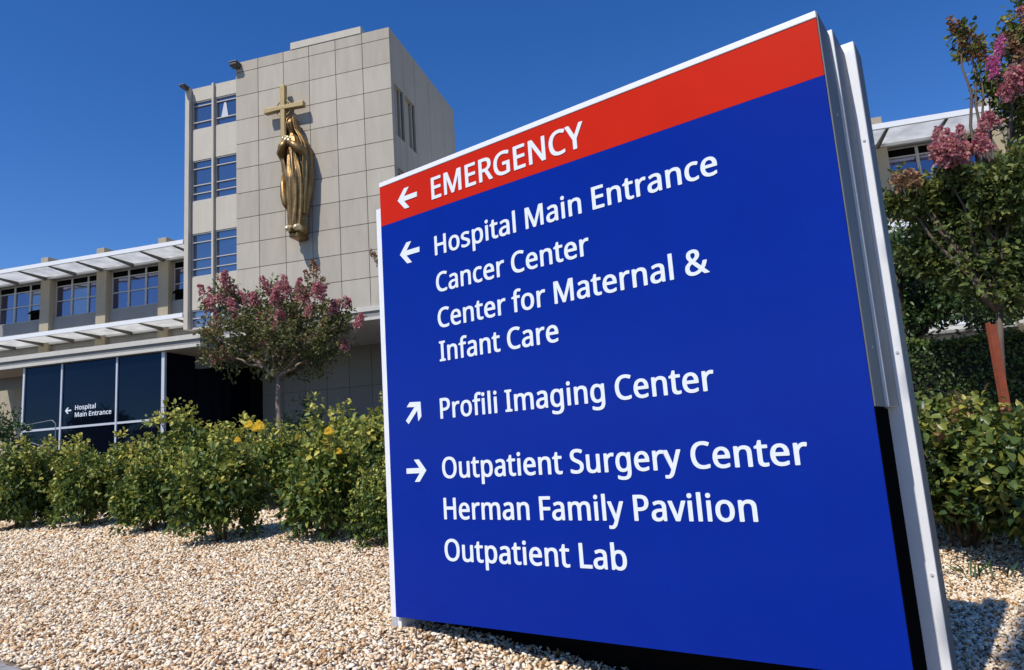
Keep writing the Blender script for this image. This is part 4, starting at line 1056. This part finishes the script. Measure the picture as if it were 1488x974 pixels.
def panicle(base, direc, length, rad, rng, n=70):
    """cone-shaped flower head made of small crinkled petals"""
    t = rng.rand(n) ** 0.8
    ang = rng.rand(n) * 2 * math.pi
    direc = direc / np.linalg.norm(direc)
    a = np.cross(direc, [0.3, 0.5, 0.1]); a /= np.linalg.norm(a)
    b = np.cross(direc, a)
    r = rad * (1 - 0.75 * t) * (0.5 + 0.5 * rng.rand(n))
    rd = np.cos(ang)[:, None] * a + np.sin(ang)[:, None] * b
    P = base + direc * (t * length)[:, None] + rd * r[:, None]
    D = unit(rd + direc * 0.4 + rng.randn(n, 3) * 0.5)
    Nn = unit(rng.randn(n, 3) + direc * 0.3)
    s = rad * (0.38 + 0.3 * rng.rand(n))
    tint = np.clip(rng.rand(n) * 0.8 + 0.2 * rng.rand(), 0, 1)
    return leaf_mesh(P, D, Nn, s, s * 0.95, tint, rng, fold=0.3, curl=0.2)

def cat_meshes(parts):
    V, F, T, b = [], [], [], 0
    for v, f, t in parts:
        V.append(v); F.append(f + b); T.append(t); b += len(v)
    return np.vstack(V), np.vstack(F), np.concatenate(T)

def limbs(root, fork, targets, r0, rng, mbk):
    """trunk from root to fork, then curved limbs to targets; returns sampled limb points"""
    root, fork = np.array(root, float), np.array(fork, float)
    pts = [root + (fork - root) * t + np.array([rng.randn() * .02, rng.randn() * .02, 0]) * (0 < t < 1) for t in np.linspace(0, 1, 6)]
    mbk.tube(pts, list(np.linspace(r0 * 1.25, r0 * 0.9, 6)), 9)
    samp = []
    for tg in targets:
        tg = np.array(tg, float)
        mid = fork + (tg - fork) * 0.45 + np.array([rng.randn() * .08, rng.randn() * .08, 0.22 * np.linalg.norm(tg - fork) * 0.5])
        ts = np.linspace(0, 1, 9)
        q = [(1 - t) ** 2 * fork + 2 * t * (1 - t) * mid + t * t * tg + rng.randn(3) * 0.018 * (t > 0.1) for t in ts]
        mbk.tube(q, list(r0 * 0.62 * (1 - ts) ** 0.8 + 0.008), 7)
        samp += [(p, r0 * 0.5 * (1 - t) + .006) for p, t in zip(q, ts) if t > 0.2]
    return samp

def twigs_to(centers, samp, mbk, rng, maxn=220):
    SP = np.array([s[0] for s in samp])
    idx = rng.permutation(len(centers))[:maxn]
    for i in idx:
        c = centers[i]
        d = np.linalg.norm(SP - c, axis=1) + 0.35 * np.maximum(0, SP[:, 2] - c[2] + 0.1)
        j = d.argmin()
        p = SP[j]
        mid = (p + c) / 2 + np.array([0, 0, -0.04]) + rng.randn(3) * 0.03
        mbk.tube([p, mid, c], [min(0.016, samp[j][1]), 0.008, 0.004], 4)

# ---- crape myrtles
def px_lobes(lst, y):
    out = []
    for (px, py, r, *dy) in lst:
        yy = y + (dy[0] if dy else 0)
        c = at(px, py, yy)
        rr = r * yy / FOC
        out.append((c[0], c[1], c[2], rr, rr, rr * 0.9))
    return out

def crape_tree(name, label, group, y, base_px, fork_px, lobes, flowers, seeds, dens, count, leafL, r0, seed, magentas=(), crad=0.16, extra_targets=(), bark='bark', leaf='crape_leaf'):
    rng = np.random.RandomState(seed)
    fk = at(*fork_px, y)
    bx = at(*base_px, y)
    root = np.array([bx[0], bx[1], float(ground_z(bx[0], bx[1])) - 0.05])
    t = thing(name, root, label, 'tree', group)
    L = px_lobes(lobes, y)
    cen = lobes_points(L, rng, dens)
    bk = MB()
    tg = [(l[0], l[1], l[2] + 0.1 * l[5]) for l in L] + list(extra_targets)
    samp = limbs(root, fk, tg, r0, rng, bk)
    twigs_to(cen, samp, bk, rng)
    zt = (cen[:, 2] - cen[:, 2].min()) / (np.ptp(cen[:, 2]) + 1e-6)
    V, F, T = clump_leaves(cen, np.full(len(cen), crad) * (0.7 + 0.6 * rng.rand(len(cen))), count, leafL, 0.52, rng, light_grad=0.22 * (zt - 0.55))
    clusters = {}
    for lst, mt in ((flowers, 'flower'), (magentas, 'magenta'), (seeds, 'seed')):
        for e in lst:
            px, py, ln, rd, lean = e[:5]
            yy = y + (e[5] if len(e) > 5 else 0)
            c = at(px, py, yy)
            d = np.array([lean + rng.randn() * .15, rng.randn() * .2 - 0.1, 1.0])
            key = (mt, e[6] if len(e) > 6 else 0)
            clusters.setdefault(key, []).append(panicle(c - d * ln * 0.5, d, ln, rd, rng, n=int(60 + 500 * ln * rd / .1 * .3)))
            bk.tube([c - d * (ln * 0.5 + 0.12), c - d * ln * 0.4], [0.004, 0.003], 4)
    obj('trunk', bk, M[bark], t, smooth=True)
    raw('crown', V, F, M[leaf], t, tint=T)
    for (mt, _), ps in clusters.items():
        V, F, T = cat_meshes(ps)
        raw('seed_head' if mt == 'seed' else 'flower_cluster', V, F, M[mt], t, tint=T)
    return t

fl = []
_r = np.random.RandomState(3)
for ci, (px, py, k) in enumerate(((308, 438, 3), (303, 420, 1), (325, 412, 2), (345, 432, 3), (360, 440, 3), (384, 412, 2), (400, 425, 3), (412, 418, 3), (437, 418, 3), (446, 430, 2), (462, 424, 3), (470, 410, 1),
                    (398, 474, 2), (420, 476, 3), (428, 466, 2), (414, 460, 2), (487, 450, 3), (507, 443, 2), (523, 463, 2), (313, 516, 3), (304, 508, 1), (500, 500, 1), (390, 497, 1), (335, 446, 2), (296, 440, 1), (452, 455, 1), (330, 398, 1), (316, 470, 1), (368, 462, 1))):
    dyc = _r.uniform(-.9, .5)
    for q in range(k):
        fl.append((px + _r.randn() * 6, py + _r.randn() * 6, 0.22 + .14 * _r.rand(), 0.075 + .03 * _r.rand(), (px - 405) / 260.0, dyc + _r.uniform(-.1, .1), ci))
crape_tree('crape_myrtle', 'small pink flowered crape myrtle standing before the tower entrance', 'crape myrtles', 15.0, (407, 640), (405, 548),
           [(322, 452, 34, .3), (345, 480, 40, -.5), (305, 490, 24), (350, 515, 36, .4), (385, 450, 42, .6), (400, 490, 48, -.6), (400, 525, 34, .2), (440, 450, 44, .2), (450, 492, 46, -.4), (440, 525, 32, .5),
            (478, 462, 34, .1), (484, 490, 32, .6), (508, 465, 18), (330, 425, 22), (318, 520, 22), (470, 520, 28), (455, 412, 15), (400, 425, 22), (365, 470, 34, 1.0), (425, 470, 40, 1.1)],
           fl, [(455, 392, .42, .10, .05, 0, 1), (462, 398, .36, .07, .2, 0, 1), (446, 402, .3, .07, -.1, 0, 1), (468, 412, .35, .06, .2, 0, 2), (326, 402, .25, .05, 0, 0, 3)],
           dens=120, count=18, leafL=0.09, r0=0.056, seed=21, crad=0.15, bark='bark_pale')

fr_ = []
for ci, (px, py, k) in enumerate(((1368, 226, 5), (1380, 214, 5), (1392, 224, 4), (1405, 216, 3), (1375, 238, 4), (1432, 205, 3), (1436, 236, 2), (1442, 178, 2), (1372, 196, 2), (1470, 120, 4), (1478, 108, 3), (1462, 128, 2), (1486, 40, 3), (1480, 20, 2), (1408, 200, 1))):
    dyc = _r.uniform(-.6, .2)
    for q in range(k):
        fr_.append((px + _r.randn() * 8, py + _r.randn() * 6, 0.12 + .06 * _r.rand(), 0.065 + .025 * _r.rand(), _r.randn() * .4, dyc + _r.uniform(-.08, .08), ci))
mg_ = [(1446 + _r.randn() * 5, y_, .16, .05, 0.1, -.3) for y_ in (60, 72, 84, 92, 100, 108, 66)] + [(1438 + _r.randn() * 5, y_, .15, .05, 0.0, -.3) for y_ in (92, 104)]
sd2 = [(1386, 36, .24, .07, -.5, 0, 1), (1396, 44, .24, .07, -.3, 0, 1), (1404, 52, .26, .08, -.3, 0, 1), (1412, 62, .24, .08, -.2, 0, 1), (1424, 64, .22, .07, .1, 0, 1), (1400, 70, .22, .07, -.3, 0, 1), (1416, 80, .2, .07, 0, 0, 1), (1430, 84, .2, .06, 0, 0, 1),
       (1322, 258, .2, .08, 0, 0, 2), (1310, 266, .2, .07, -.2, 0, 2), (1332, 262, .2, .07, .2, 0, 2), (1300, 262, .15, .06, 0, 0, 2), (1470, 60, .25, .09, 0, 0, 3), (1482, 80, .25, .09, 0, 0, 3), (1476, 138, .2, .08, 0, 0, 3)]
crape_tree('crape_myrtle', 'big crape myrtle with pink and magenta blooms right of the sign', 'crape myrtles', 8.0, (1462, 640), (1452, 455),
           [(1440, 330, 70, .2), (1400, 275, 42, .3), (1470, 265, 60, -.3), (1350, 300, 34, .4), (1318, 268, 20, .3), (1296, 292, 22, .5), (1470, 400, 66), (1395, 370, 55, .4), (1345, 370, 40, .7), (1520, 330, 95, .4), (1480, 170, 34, .2), (1412, 262, 26),
            (1468, 120, 24), (1440, 130, 15), (1428, 108, 12), (1412, 72, 16), (1396, 50, 12), (1486, 60, 34, .1), (1530, 120, 70, .3), (1570, 230, 80, .3), (1540, 20, 60), (1590, 380, 80, .3), (1420, 320, 55, .9), (1370, 335, 45, 1.0), (1312, 300, 26, .9), (1335, 285, 22, .3), (1385, 258, 20, 0)],
           fr_, sd2, dens=600, count=18, leafL=0.078, r0=0.036, seed=8, magentas=mg_, crad=0.12, leaf='crape_leaf_green')

# a third crape myrtle, nearly all of it hidden behind the sign
crape_tree('crape_myrtle', 'crape myrtle hidden behind the sign with one seed tip showing', 'crape myrtles', 13.0, (640, 660), (640, 560),
           [(640, 470, 45), (680, 440, 50), (610, 440, 30), (660, 510, 40), (720, 480, 40)], [], [(541, 369, .20, .05, -.5, 0, 1), (546, 374, .22, .06, -.3, 0, 1), (550, 382, .18, .05, -.2, 0, 1), (560, 390, .2, .06, 0, 0, 2), (572, 398, .2, .06, 0, 0, 2)],
           dens=70, count=12, leafL=0.08, r0=0.06, seed=33, extra_targets=[tuple(at(552, 388, 13.0))])

# ---- rose bushes
def rose_proto(seed, h, w, n_cl, count):
    rng = np.random.RandomState(seed)
    V, F, T = None, None, None
    canes = MB()
    cen = []
    for k in range(11):
        a = rng.rand() * 2 * math.pi
        rr = w * (0.25 + 0.75 * rng.rand())
        hh = h * (0.62 + 0.52 * rng.rand())
        tip = np.array([math.cos(a) * rr, math.sin(a) * rr, hh])
        b = np.array([math.cos(a) * .06, math.sin(a) * .06, -0.03])
        mid = np.array([tip[0] * .45, tip[1] * .45, hh * 0.62])
        q = [(1 - t) ** 2 * b + 2 * t * (1 - t) * mid + t * t * tip for t in np.linspace(0, 1, 7)]
        canes.tube(q, list(np.linspace(.014, .004, 7)), 5)
        for t in (0.45, 0.6, .75, .88, 1.0):
            p = (1 - t) ** 2 * b + 2 * t * (1 - t) * mid + t * t * tip
            cen.append(p + rng.randn(3) * 0.07)
    d = unit(rng.randn(n_cl, 3)); d[:, 2] = np.abs(d[:, 2]) * 1.45 - 0.80
    rad = 0.66 + 0.36 * rng.rand(n_cl, 1)
    lump = 1 + 0.22 * np.sin(4 * np.arctan2(d[:, 1], d[:, 0]) + seed + 3 * d[:, 2])[:, None] + 0.14 * rng.randn(n_cl, 1)
    q = np.array([0, 0, h * 0.54]) + d * rad * lump * np.array([w, w, h * 0.54])
    q[:, :2] *= np.clip(0.58 + 0.62 * q[:, 2:3] / h, 0.5, 1.06)
    q[:, 2] = np.maximum(q[:, 2], 0.07 + 0.1 * rng.rand(n_cl))
    cen = np.vstack([np.array(cen), q])
    zt = cen[:, 2] / h
    V, F, T = clump_leaves(cen, 0.13 * (0.7 + 0.6 * rng.rand(len(cen))), count, 0.078, 0.62, rng, up=1.0, light_grad=0.5 * (zt - 0.56))
    V[:, 2] = np.maximum(V[:, 2], 0.01)
    return canes, V, F, T

ROSE_ = []
for s, (h, w) in enumerate(((1.16, 0.60), (1.22, 0.64), (1.06, 0.58), (1.34, 0.62))):
    ROSE_.append(rose_proto(40 + s, h, w * 1.06, 240, 25))
ROSE_MESH = []
def rose_bush(px, py, kind, yaw, sc, label, h_px=None, blooms=()):
    """kind: one of the four bushes; the first of each kind owns the mesh, later ones are copies"""
    lo, hi = 3.0, 30.0
    for _ in range(60):                                  # where the pixel's ray meets the ground
        m = (lo + hi) / 2
        p = at(px, py, m)
        if p[2] > ground_z(p[0], p[1]): lo = m
        else: hi = m
    p = at(px, py, lo)
    return rose_at(p[0], p[1], kind, yaw, sc, label, blooms, 0.84)
def rose_at(x, y, kind, yaw, sc, label, blooms=(), wide=1.0):
    z = float(ground_z(x, y))
    t = thing('rose_bush', (x, y, z), label, 'rose bush', 'rose bushes in the gravel bed')
    ex = [e for e in ROSE_MESH if e[0] == kind]
    if not ex:
        canes, V, F, T = ROSE_[kind]
        canes.v = [v for v in canes.v]
        a = obj('stems', canes, M['twig'], None, smooth=True)
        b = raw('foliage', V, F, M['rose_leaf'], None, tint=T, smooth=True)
        ROSE_MESH.append((kind, a, b))
    else:
        a, b = ex[0][1].copy(), ex[0][2].copy()
        COL.objects.link(a); COL.objects.link(b)
    for o in (a, b):
        o.parent = t
    t.rotation_euler = (0, 0, yaw)
    t.scale = (sc * wide, sc * wide, sc)
    rng = np.random.RandomState(int(abs(x * 100)) + kind)
    for (bx, by, r) in blooms:
        yy = y + rng.uniform(-.35, -.1)
        c = at(bx, by, yy)
        c = c - np.array([x, y, z])
        cs, sn_ = math.cos(-yaw), math.sin(-yaw)
        c = np.array([(c[0] * cs - c[1] * sn_) / wide, (c[0] * sn_ + c[1] * cs) / wide, c[2]]) / sc
        parts = []
        for ring in range(6):
            n = 5 + 2 * ring
            an = np.arange(n) * 2 * math.pi / n + ring * .5
            el = 1.45 - ring * 0.25
            D = np.stack([np.cos(an) * math.cos(el), np.sin(an) * math.cos(el), np.full(n, math.sin(el))], 1)
            Nn = np.stack([-np.cos(an) * math.sin(el), -np.sin(an) * math.sin(el), np.full(n, math.cos(el))], 1)
            Nn = unit(Nn + 0.25 * rng.randn(n, 3))
            parts.append(leaf_mesh(c + np.array([0, 0, -r * .5]) + D * 0.1 * r, D, Nn, np.full(n, r * (1.25 - .06 * ring)), np.full(n, r * .85), np.clip(rng.rand(n) * .6 + .08 * ring, 0, 1), rng, fold=.3, curl=-.15))
        V, F, T = cat_meshes(parts)
        me = raw('bloom', V, F, M['yellow'], None, tint=T)
        me.parent = t
        stem = MB(); stem.tube([c * np.array([.6, .6, .7]), c * np.array([.92, .92, .86]), c], [.006, .005, .004], 5)
        so = obj('bloom_stem', stem, M['twig'], None)
        so.parent = t
    return t

rose_bush(28, 768, 0, 0.4, .92, 'leafy rose bush at the left edge of the gravel bed')
rose_bush(125, 765, 1, 2.0, 0.85, 'second rose bush from the left along the front gravel edge')
rose_bush(218, 772, 2, 4.1, 0.88, 'third rose bush from the left along the front gravel edge')
rose_bush(322, 786, 1, 0.9, 0.93, 'large rose bush with yellow blooms beneath the crape myrtle', blooms=((376, 621, .11), (362, 618, .08), (345, 640, .06)))
rose_bush(478, 782, 2, 5.2, 1.02, 'rose bush nearest the sign in the front row with two small yellow blooms', blooms=((478, 628, .075), (492, 657, .06)))
rose_bush(562, 792, 0, 3.3, 0.62, 'low rose bush tucked against the left edge of the sign')
rose_at(*at(75, 690, 12.3)[:2], 3, 1.0, 0.80, 'rose bush behind the front row before the entrance glazing')
rose_at(*at(180, 690, 12.0)[:2], 0, 2.4, .92, 'rose bush behind the front row under the white window lettering')
rose_at(*at(282, 690, 11.4)[:2], 3, 4.4, 1.04, 'tallest rose bush with upright shoots before the dark doorway')
rose_at(*at(352, 690, 11.6)[:2], 0, 5.1, 1.0, 'rose bush in the back row left of the crape myrtle trunk')
rose_at(*at(410, 690, 10.8)[:2], 2, 0.2, 1.0, 'rose bush in the back row right under the crape myrtle trunk')
rose_at(*at(515, 690, 10.6)[:2], 1, 3.0, 1.08, 'broad rose bush in the back row against the shaded wall')
rose_at(*at(566, 690, 9.6)[:2], 3, 1.8, 0.98, 'tall rose bush half hidden by the left edge of the sign')
rose_at(*at(-40, 690, 11.6)[:2], 1, 2.8, 1.0, 'rose bush cut off by the left edge of the photo')

# ---- round clipped shrub behind the roses and dark shrub by the pale wall
def shrub(name, label, cat, c, rx, ry, h, n, count, L, material, seed, W=0.6, crad=0.12, up=0.6, lift=0.0, noise=.12):
    rng = np.random.RandomState(seed)
    z0 = float(ground_z(c[0], c[1]))
    t = thing(name, (c[0], c[1], z0), label, cat)
    d = unit(rng.randn(n, 3))
    d[:, 2] = d[:, 2] * 0.75 + 0.25
    rad = 0.35 + 0.65 * rng.rand(n, 1) ** 0.45
    lump = 1 + noise * np.sin(4 * np.arctan2(d[:, 1], d[:, 0]) + 5 * d[:, 2] + seed)[:, None] + noise * rng.randn(n, 1)
    q = np.array([c[0], c[1], z0 + h * 0.5 + lift]) + d * rad * lump * np.array([rx, ry, h * 0.5])
    q[:, 2] = np.maximum(q[:, 2], z0 + 0.06)
    zt = (q[:, 2] - z0) / h
    V, F, T = clump_leaves(q, crad * (0.7 + 0.6 * rng.rand(n)), count, L, W, rng, up=up, light_grad=0.42 * (zt - 0.6))
    V[:, 2] = np.maximum(V[:, 2], z0 + 0.005)
    bk = MB()
    for k in range(12):
        a = q[rng.randint(n)]
        bk.tube([(c[0] + rng.randn() * .04, c[1] + rng.randn() * .04, z0 - .03), ((c[0] + a[0]) / 2, (c[1] + a[1]) / 2, z0 + (a[2] - z0) * .6), a], [.016, .011, .004], 5)
    obj('stems', bk, M['twig'], t, smooth=True)
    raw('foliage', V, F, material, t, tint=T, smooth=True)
    return t
c0 = at(437, 640, 16.5)
shrub('round_shrub', 'round dark green shrub behind the roses by the shaded wall', 'shrub', c0, .45, .45, 1.95, 130, 16, 0.07, M['hedge_leaf'], 61)
c0 = at(8, 660, 21.0)
shrub('conical_shrub', 'dark bushy shrub in front of the pale wall by the handrails', 'shrub', c0, .62, .6, 2.75, 180, 14, 0.09, M['hedge_leaf'], 62)

# ---- planting right of the sign
shrub('laurel_bush', 'big leaved yellow green bush beside the right post of the sign', 'bush', at(1395, 690, 6.3), 0.64, .55, 1.22, 480, 15, 0.085, M['bush_leaf'], 71, W=0.58, crad=0.15, up=0.9)
shrub('laurel_bush', 'big leaved bush at the right edge of the photo below the red post', 'bush', at(1505, 720, 5.7), .62, .55, 1.20, 460, 15, 0.085, M['bush_leaf'], 72, W=0.58, crad=0.15, up=0.9)
shrub('ivy_bush', 'low leafy bush between the big leaved bush and the hedge', 'bush', at(1345, 600, 7.2), .6, .5, 0.86, 240, 14, 0.09, M['bush_leaf'], 73, W=0.6, crad=0.13)
shrub('ivy_bush', 'low leafy bush at the foot of the rust red post', 'bush', at(1490, 600, 7.0), .6, .45, 0.86, 240, 14, 0.09, M['bush_leaf'], 74, W=0.6, crad=0.13)

def hedge(label, p0, p1, depth, z1, n, seed):
    rng = np.random.RandomState(seed)
    p0, p1 = np.array(p0[:2]), np.array(p1[:2])
    L = np.linalg.norm(p1 - p0); ux = (p1 - p0) / L; uy = np.array([-ux[1], ux[0]])
    z0 = float(ground_z(*p0)) - 0.02
    base = np.array([*((p0 + p1) / 2), z0])
    t = thing('hedge', base, label, 'hedge')
    fr = Frame((p0[0], p0[1], 0), math.atan2(ux[1], ux[0]))
    dark_core = MB(fr); dark_core.box(.08, L - .08, .10, depth - .08, z0, z1 - .10); obj('inner_growth', dark_core, M['hedge_core'], t)
    face = rng.rand(n)
    X = rng.rand(n) * L; Y = rng.rand(n) * depth; Z = z0 + rng.rand(n) * (z1 - z0)
    top = face > .55; fr0 = face <= .42; end = ~(top | fr0)
    Z[top] = z1 - np.abs(rng.randn(top.sum())) * .035 + 0.03 * np.sin(X[top] * 5)
    Y[fr0] = np.abs(rng.randn(fr0.sum())) * .05 + 0.03 * np.sin(X[fr0] * 4 + Z[fr0] * 5)
    X[end] = np.where(rng.rand(end.sum()) > .5, 0, L) + rng.randn(end.sum()) * .04
    P = fr.w(np.stack([X, Y, Z], 1))
    out = np.zeros((n, 3)); out[top] = (0, 0, 1); out[fr0] = -np.array([uy[0], uy[1], 0]); out[end] = (0.5, 0, .2)
    D = unit(rng.randn(n, 3) + out * .7); Nn = unit(rng.randn(n, 3) * .7 + out)
    Ls = 0.05 * (.6 + .8 * rng.rand(n))
    V, F, T = leaf_mesh(P, D, Nn, Ls, Ls * .6, np.clip(rng.rand(n) * .75 + .25 * top, 0, 1), rng)  # leaf colour lightened on the top face as sunlit
    raw('foliage', V, F, M['box_leaf'], t, tint=T)
hedge('clipped box hedge with a flat sunlit top behind the rust red post', (3.6, 9.35, 0), (9.5, 8.6, 0), 0.9, 2.02, 26000, 81)

# dark evergreen trees behind the big crape myrtle
def dark_tree(label, y, base_px, lobes, seed, dens=330):
    rng = np.random.RandomState(seed)
    b = at(*base_px, y)
    root = np.array([b[0], b[1], float(ground_z(b[0], b[1])) - .05])
    t = thing('evergreen_tree', root, label, 'tree', 'evergreen trees behind the hedge')
    L = px_lobes(lobes, y)
    cen = lobes_points(L, rng, dens)
    bk = MB()
    samp = limbs(root, root + np.array([0, 0, 1.5]), [(l[0], l[1], l[2]) for l in L], .08, rng, bk)
    twigs_to(cen, samp, bk, rng, 120)
    V, F, T = clump_leaves(cen, np.full(len(cen), .17) * (.7 + .6 * rng.rand(len(cen))), 16, 0.085, 0.5, rng)
    obj('trunk', bk, M['bark'], t, smooth=True)
    raw('crown', V, F, M['hedge_leaf'], t, tint=T)
dark_tree('dark evergreen tree close behind the right sign post', 10.8, (1330, 620), [(1310, 400, 40), (1345, 420, 45, .3), (1330, 370, 40, .4), (1375, 440, 40), (1300, 440, 30, .2), (1290, 345, 24), (1300, 375, 34, -.3), (1380, 400, 40, .2), (1350, 460, 40), (1310, 470, 36)], 91)
dark_tree('dark evergreen tree behind the crape myrtle at the right edge', 11.5, (1450, 620), [(1470, 430, 50), (1440, 455, 35, -.3), (1500, 380, 70, .3), (1430, 385, 40)], 92)

# strappy grass tufts between the bushes
def tuft(label, c, n, h, seed):
    rng = np.random.RandomState(seed)
    z0 = float(ground_z(c[0], c[1]))
    P = np.array([c[0], c[1], z0]) + rng.randn(n, 3) * np.array([.10, .10, 0])
    a = rng.rand(n) * 6.28
    D = unit(np.stack([np.cos(a) * .5, np.sin(a) * .5, np.ones(n)], 1))
    Nn = unit(np.stack([-np.cos(a), -np.sin(a), .5 * np.ones(n)], 1))
    Ls = h * (.6 + .5 * rng.rand(n))
    V, F, T = leaf_mesh(P, D, Nn, Ls, np.full(n, .016), rng.rand(n), rng, fold=.1, curl=.35)
    tag(raw('grass_tuft', V, F, M['grass'], None, loc=(c[0], c[1], z0), tint=T), label, 'grass', 'strappy grass tufts right of the sign')
tuft('thin green weed growing in the sunlit gravel right of the sign', at(1421, 812, 5.6), 14, .20, 1)
tuft('dark strappy grass tuft behind the big leaved bush', at(1385, 600, 6.6), 220, .95, 2)
tuft('dark strappy grass tuft left of the rust red post', at(1432, 600, 6.8), 220, .98, 3)

# trees across the drive, seen only as dark shapes mirrored in the entrance glazing
def far_tree(label, x, y, h, w, seed):
    rng = np.random.RandomState(seed)
    root = np.array([x, y, -.05])
    t = thing('shade_tree', root, label, 'tree', 'trees across the drive')
    L = [(x + rng.randn() * w * .35, y + rng.randn() * w * .35, h * (.45 + .45 * rng.rand()), w * .5, w * .5, w * .45) for _ in range(9)]
    cen = lobes_points(L, rng, 22)
    bk = MB()
    limbs(root, (x, y, h * .3), [(l[0], l[1], l[2]) for l in L], .2, rng, bk)
    V, F, T = clump_leaves(cen, np.full(len(cen), .55), 20, 0.32, 0.55, rng)
    obj('trunk', bk, M['bark'], t, smooth=True)
    raw('crown', V, F, M['hedge_leaf'], t, tint=T)
for k, (x, y, h, w, lb) in enumerate(((-52, 19, 6.6, 3.2, 'tall shade tree across the drive mirrored in the left glazing'), (-49, 14, 5.6, 3.0, 'rounded shade tree across the drive mirrored in the middle glazing'),
                                      (-46, 10, 7.6, 2.6, 'narrow tall tree across the drive mirrored beside the lettering'), (-43, 5, 6.4, 3.4, 'broad shade tree across the drive mirrored near the doorway'))):
    far_tree(lb, x, y, h, w, 100 + k)

# added unseen tree, crown cut to shade the gravel right of the sign
def added_shade_tree():
    rng = np.random.RandomState(120)
    s = 6.0
    kz, ku = 0.753, 0.0350               # how far the shade lands behind and beside a leaf, per metre of height
    z0 = s / kz - 0.25
    lob = []
    for k in range(21):
        ug = 3.18 + 0.5 * (k // 3)
        ng = (2.35, 1.55, 0.80)[k % 3] + 0.05 * rng.randn()
        c = SGN.w((ug - ku * (z0 + .25), ng - s, z0 + 0.08 * rng.randn()))
        lob.append((c[0], c[1], c[2], .62, .62, .36))
    root = SGN.w((8.5, -7.5, -0.05))
    t = thing('shade_tree', root, 'tall street tree out of frame whose shade darkens the gravel right of the sign', 'tree')
    cen = lobes_points(lob, rng, 1000)
    q = (cen - SGN.o) @ SGN.m.T
    ng = q[:, 1] + kz * (q[:, 2] + .25)                # where its shade lands
    ug = q[:, 0] + ku * (q[:, 2] + .25)
    cen = cen[(ng < 2.92) & (ug > 2.672 + 0.0465 * ng + 0.125)]
    bk = MB()
    limbs(root, SGN.w((8.4, -7.4, 5.6)), [(l[0], l[1], l[2]) for l in lob], .19, rng, bk)
    V, F, T = clump_leaves(cen, np.full(len(cen), .055), 13, 0.10, 0.6, rng, up=1.2)
    obj('trunk', bk, M['bark'], t, smooth=True)
    raw('crown', V, F, M['hedge_leaf'], t, tint=T)
added_shade_tree()

# dry leaves and twigs blown under the rose bushes
def litter():
    rng = np.random.RandomState(131)
    pts = []
    for o in list(scene.objects):
        if o.get('category') == 'rose bush':
            n = 70
            a = rng.rand(n) * 2 * math.pi
            d = np.abs(rng.randn(n)) * 0.36
            pts.append(np.stack([o.location.x + np.cos(a) * d, o.location.y - 0.12 + np.sin(a) * d], 1))
    n = 90
    pts.append(np.stack([rng.uniform(-6, -0.8, n), rng.uniform(4.6, 8.5, n)], 1))
    P = np.vstack(pts)
    P = np.c_[P, ground_z(P[:, 0], P[:, 1]) + 0.016 + 0.008 * rng.rand(len(P))]
    a = rng.rand(len(P)) * 2 * math.pi
    D = unit(np.stack([np.cos(a), np.sin(a), .25 * rng.randn(len(P))], 1))
    Nn = unit(np.array([0, 0, 1.0]) + .35 * rng.randn(len(P), 3))
    L = 0.03 + 0.03 * rng.rand(len(P))
    V, F, T = leaf_mesh(P, D, Nn, L, L * (.3 + .3 * rng.rand(len(P))), rng.rand(len(P)), rng, fold=.3, curl=.3)
    tag(raw('leaf_litter', V, F, M['dry_leaf'], None, tint=T), 'dry brown leaves scattered under the rose bushes', 'leaf litter', kind='stuff')
litter()
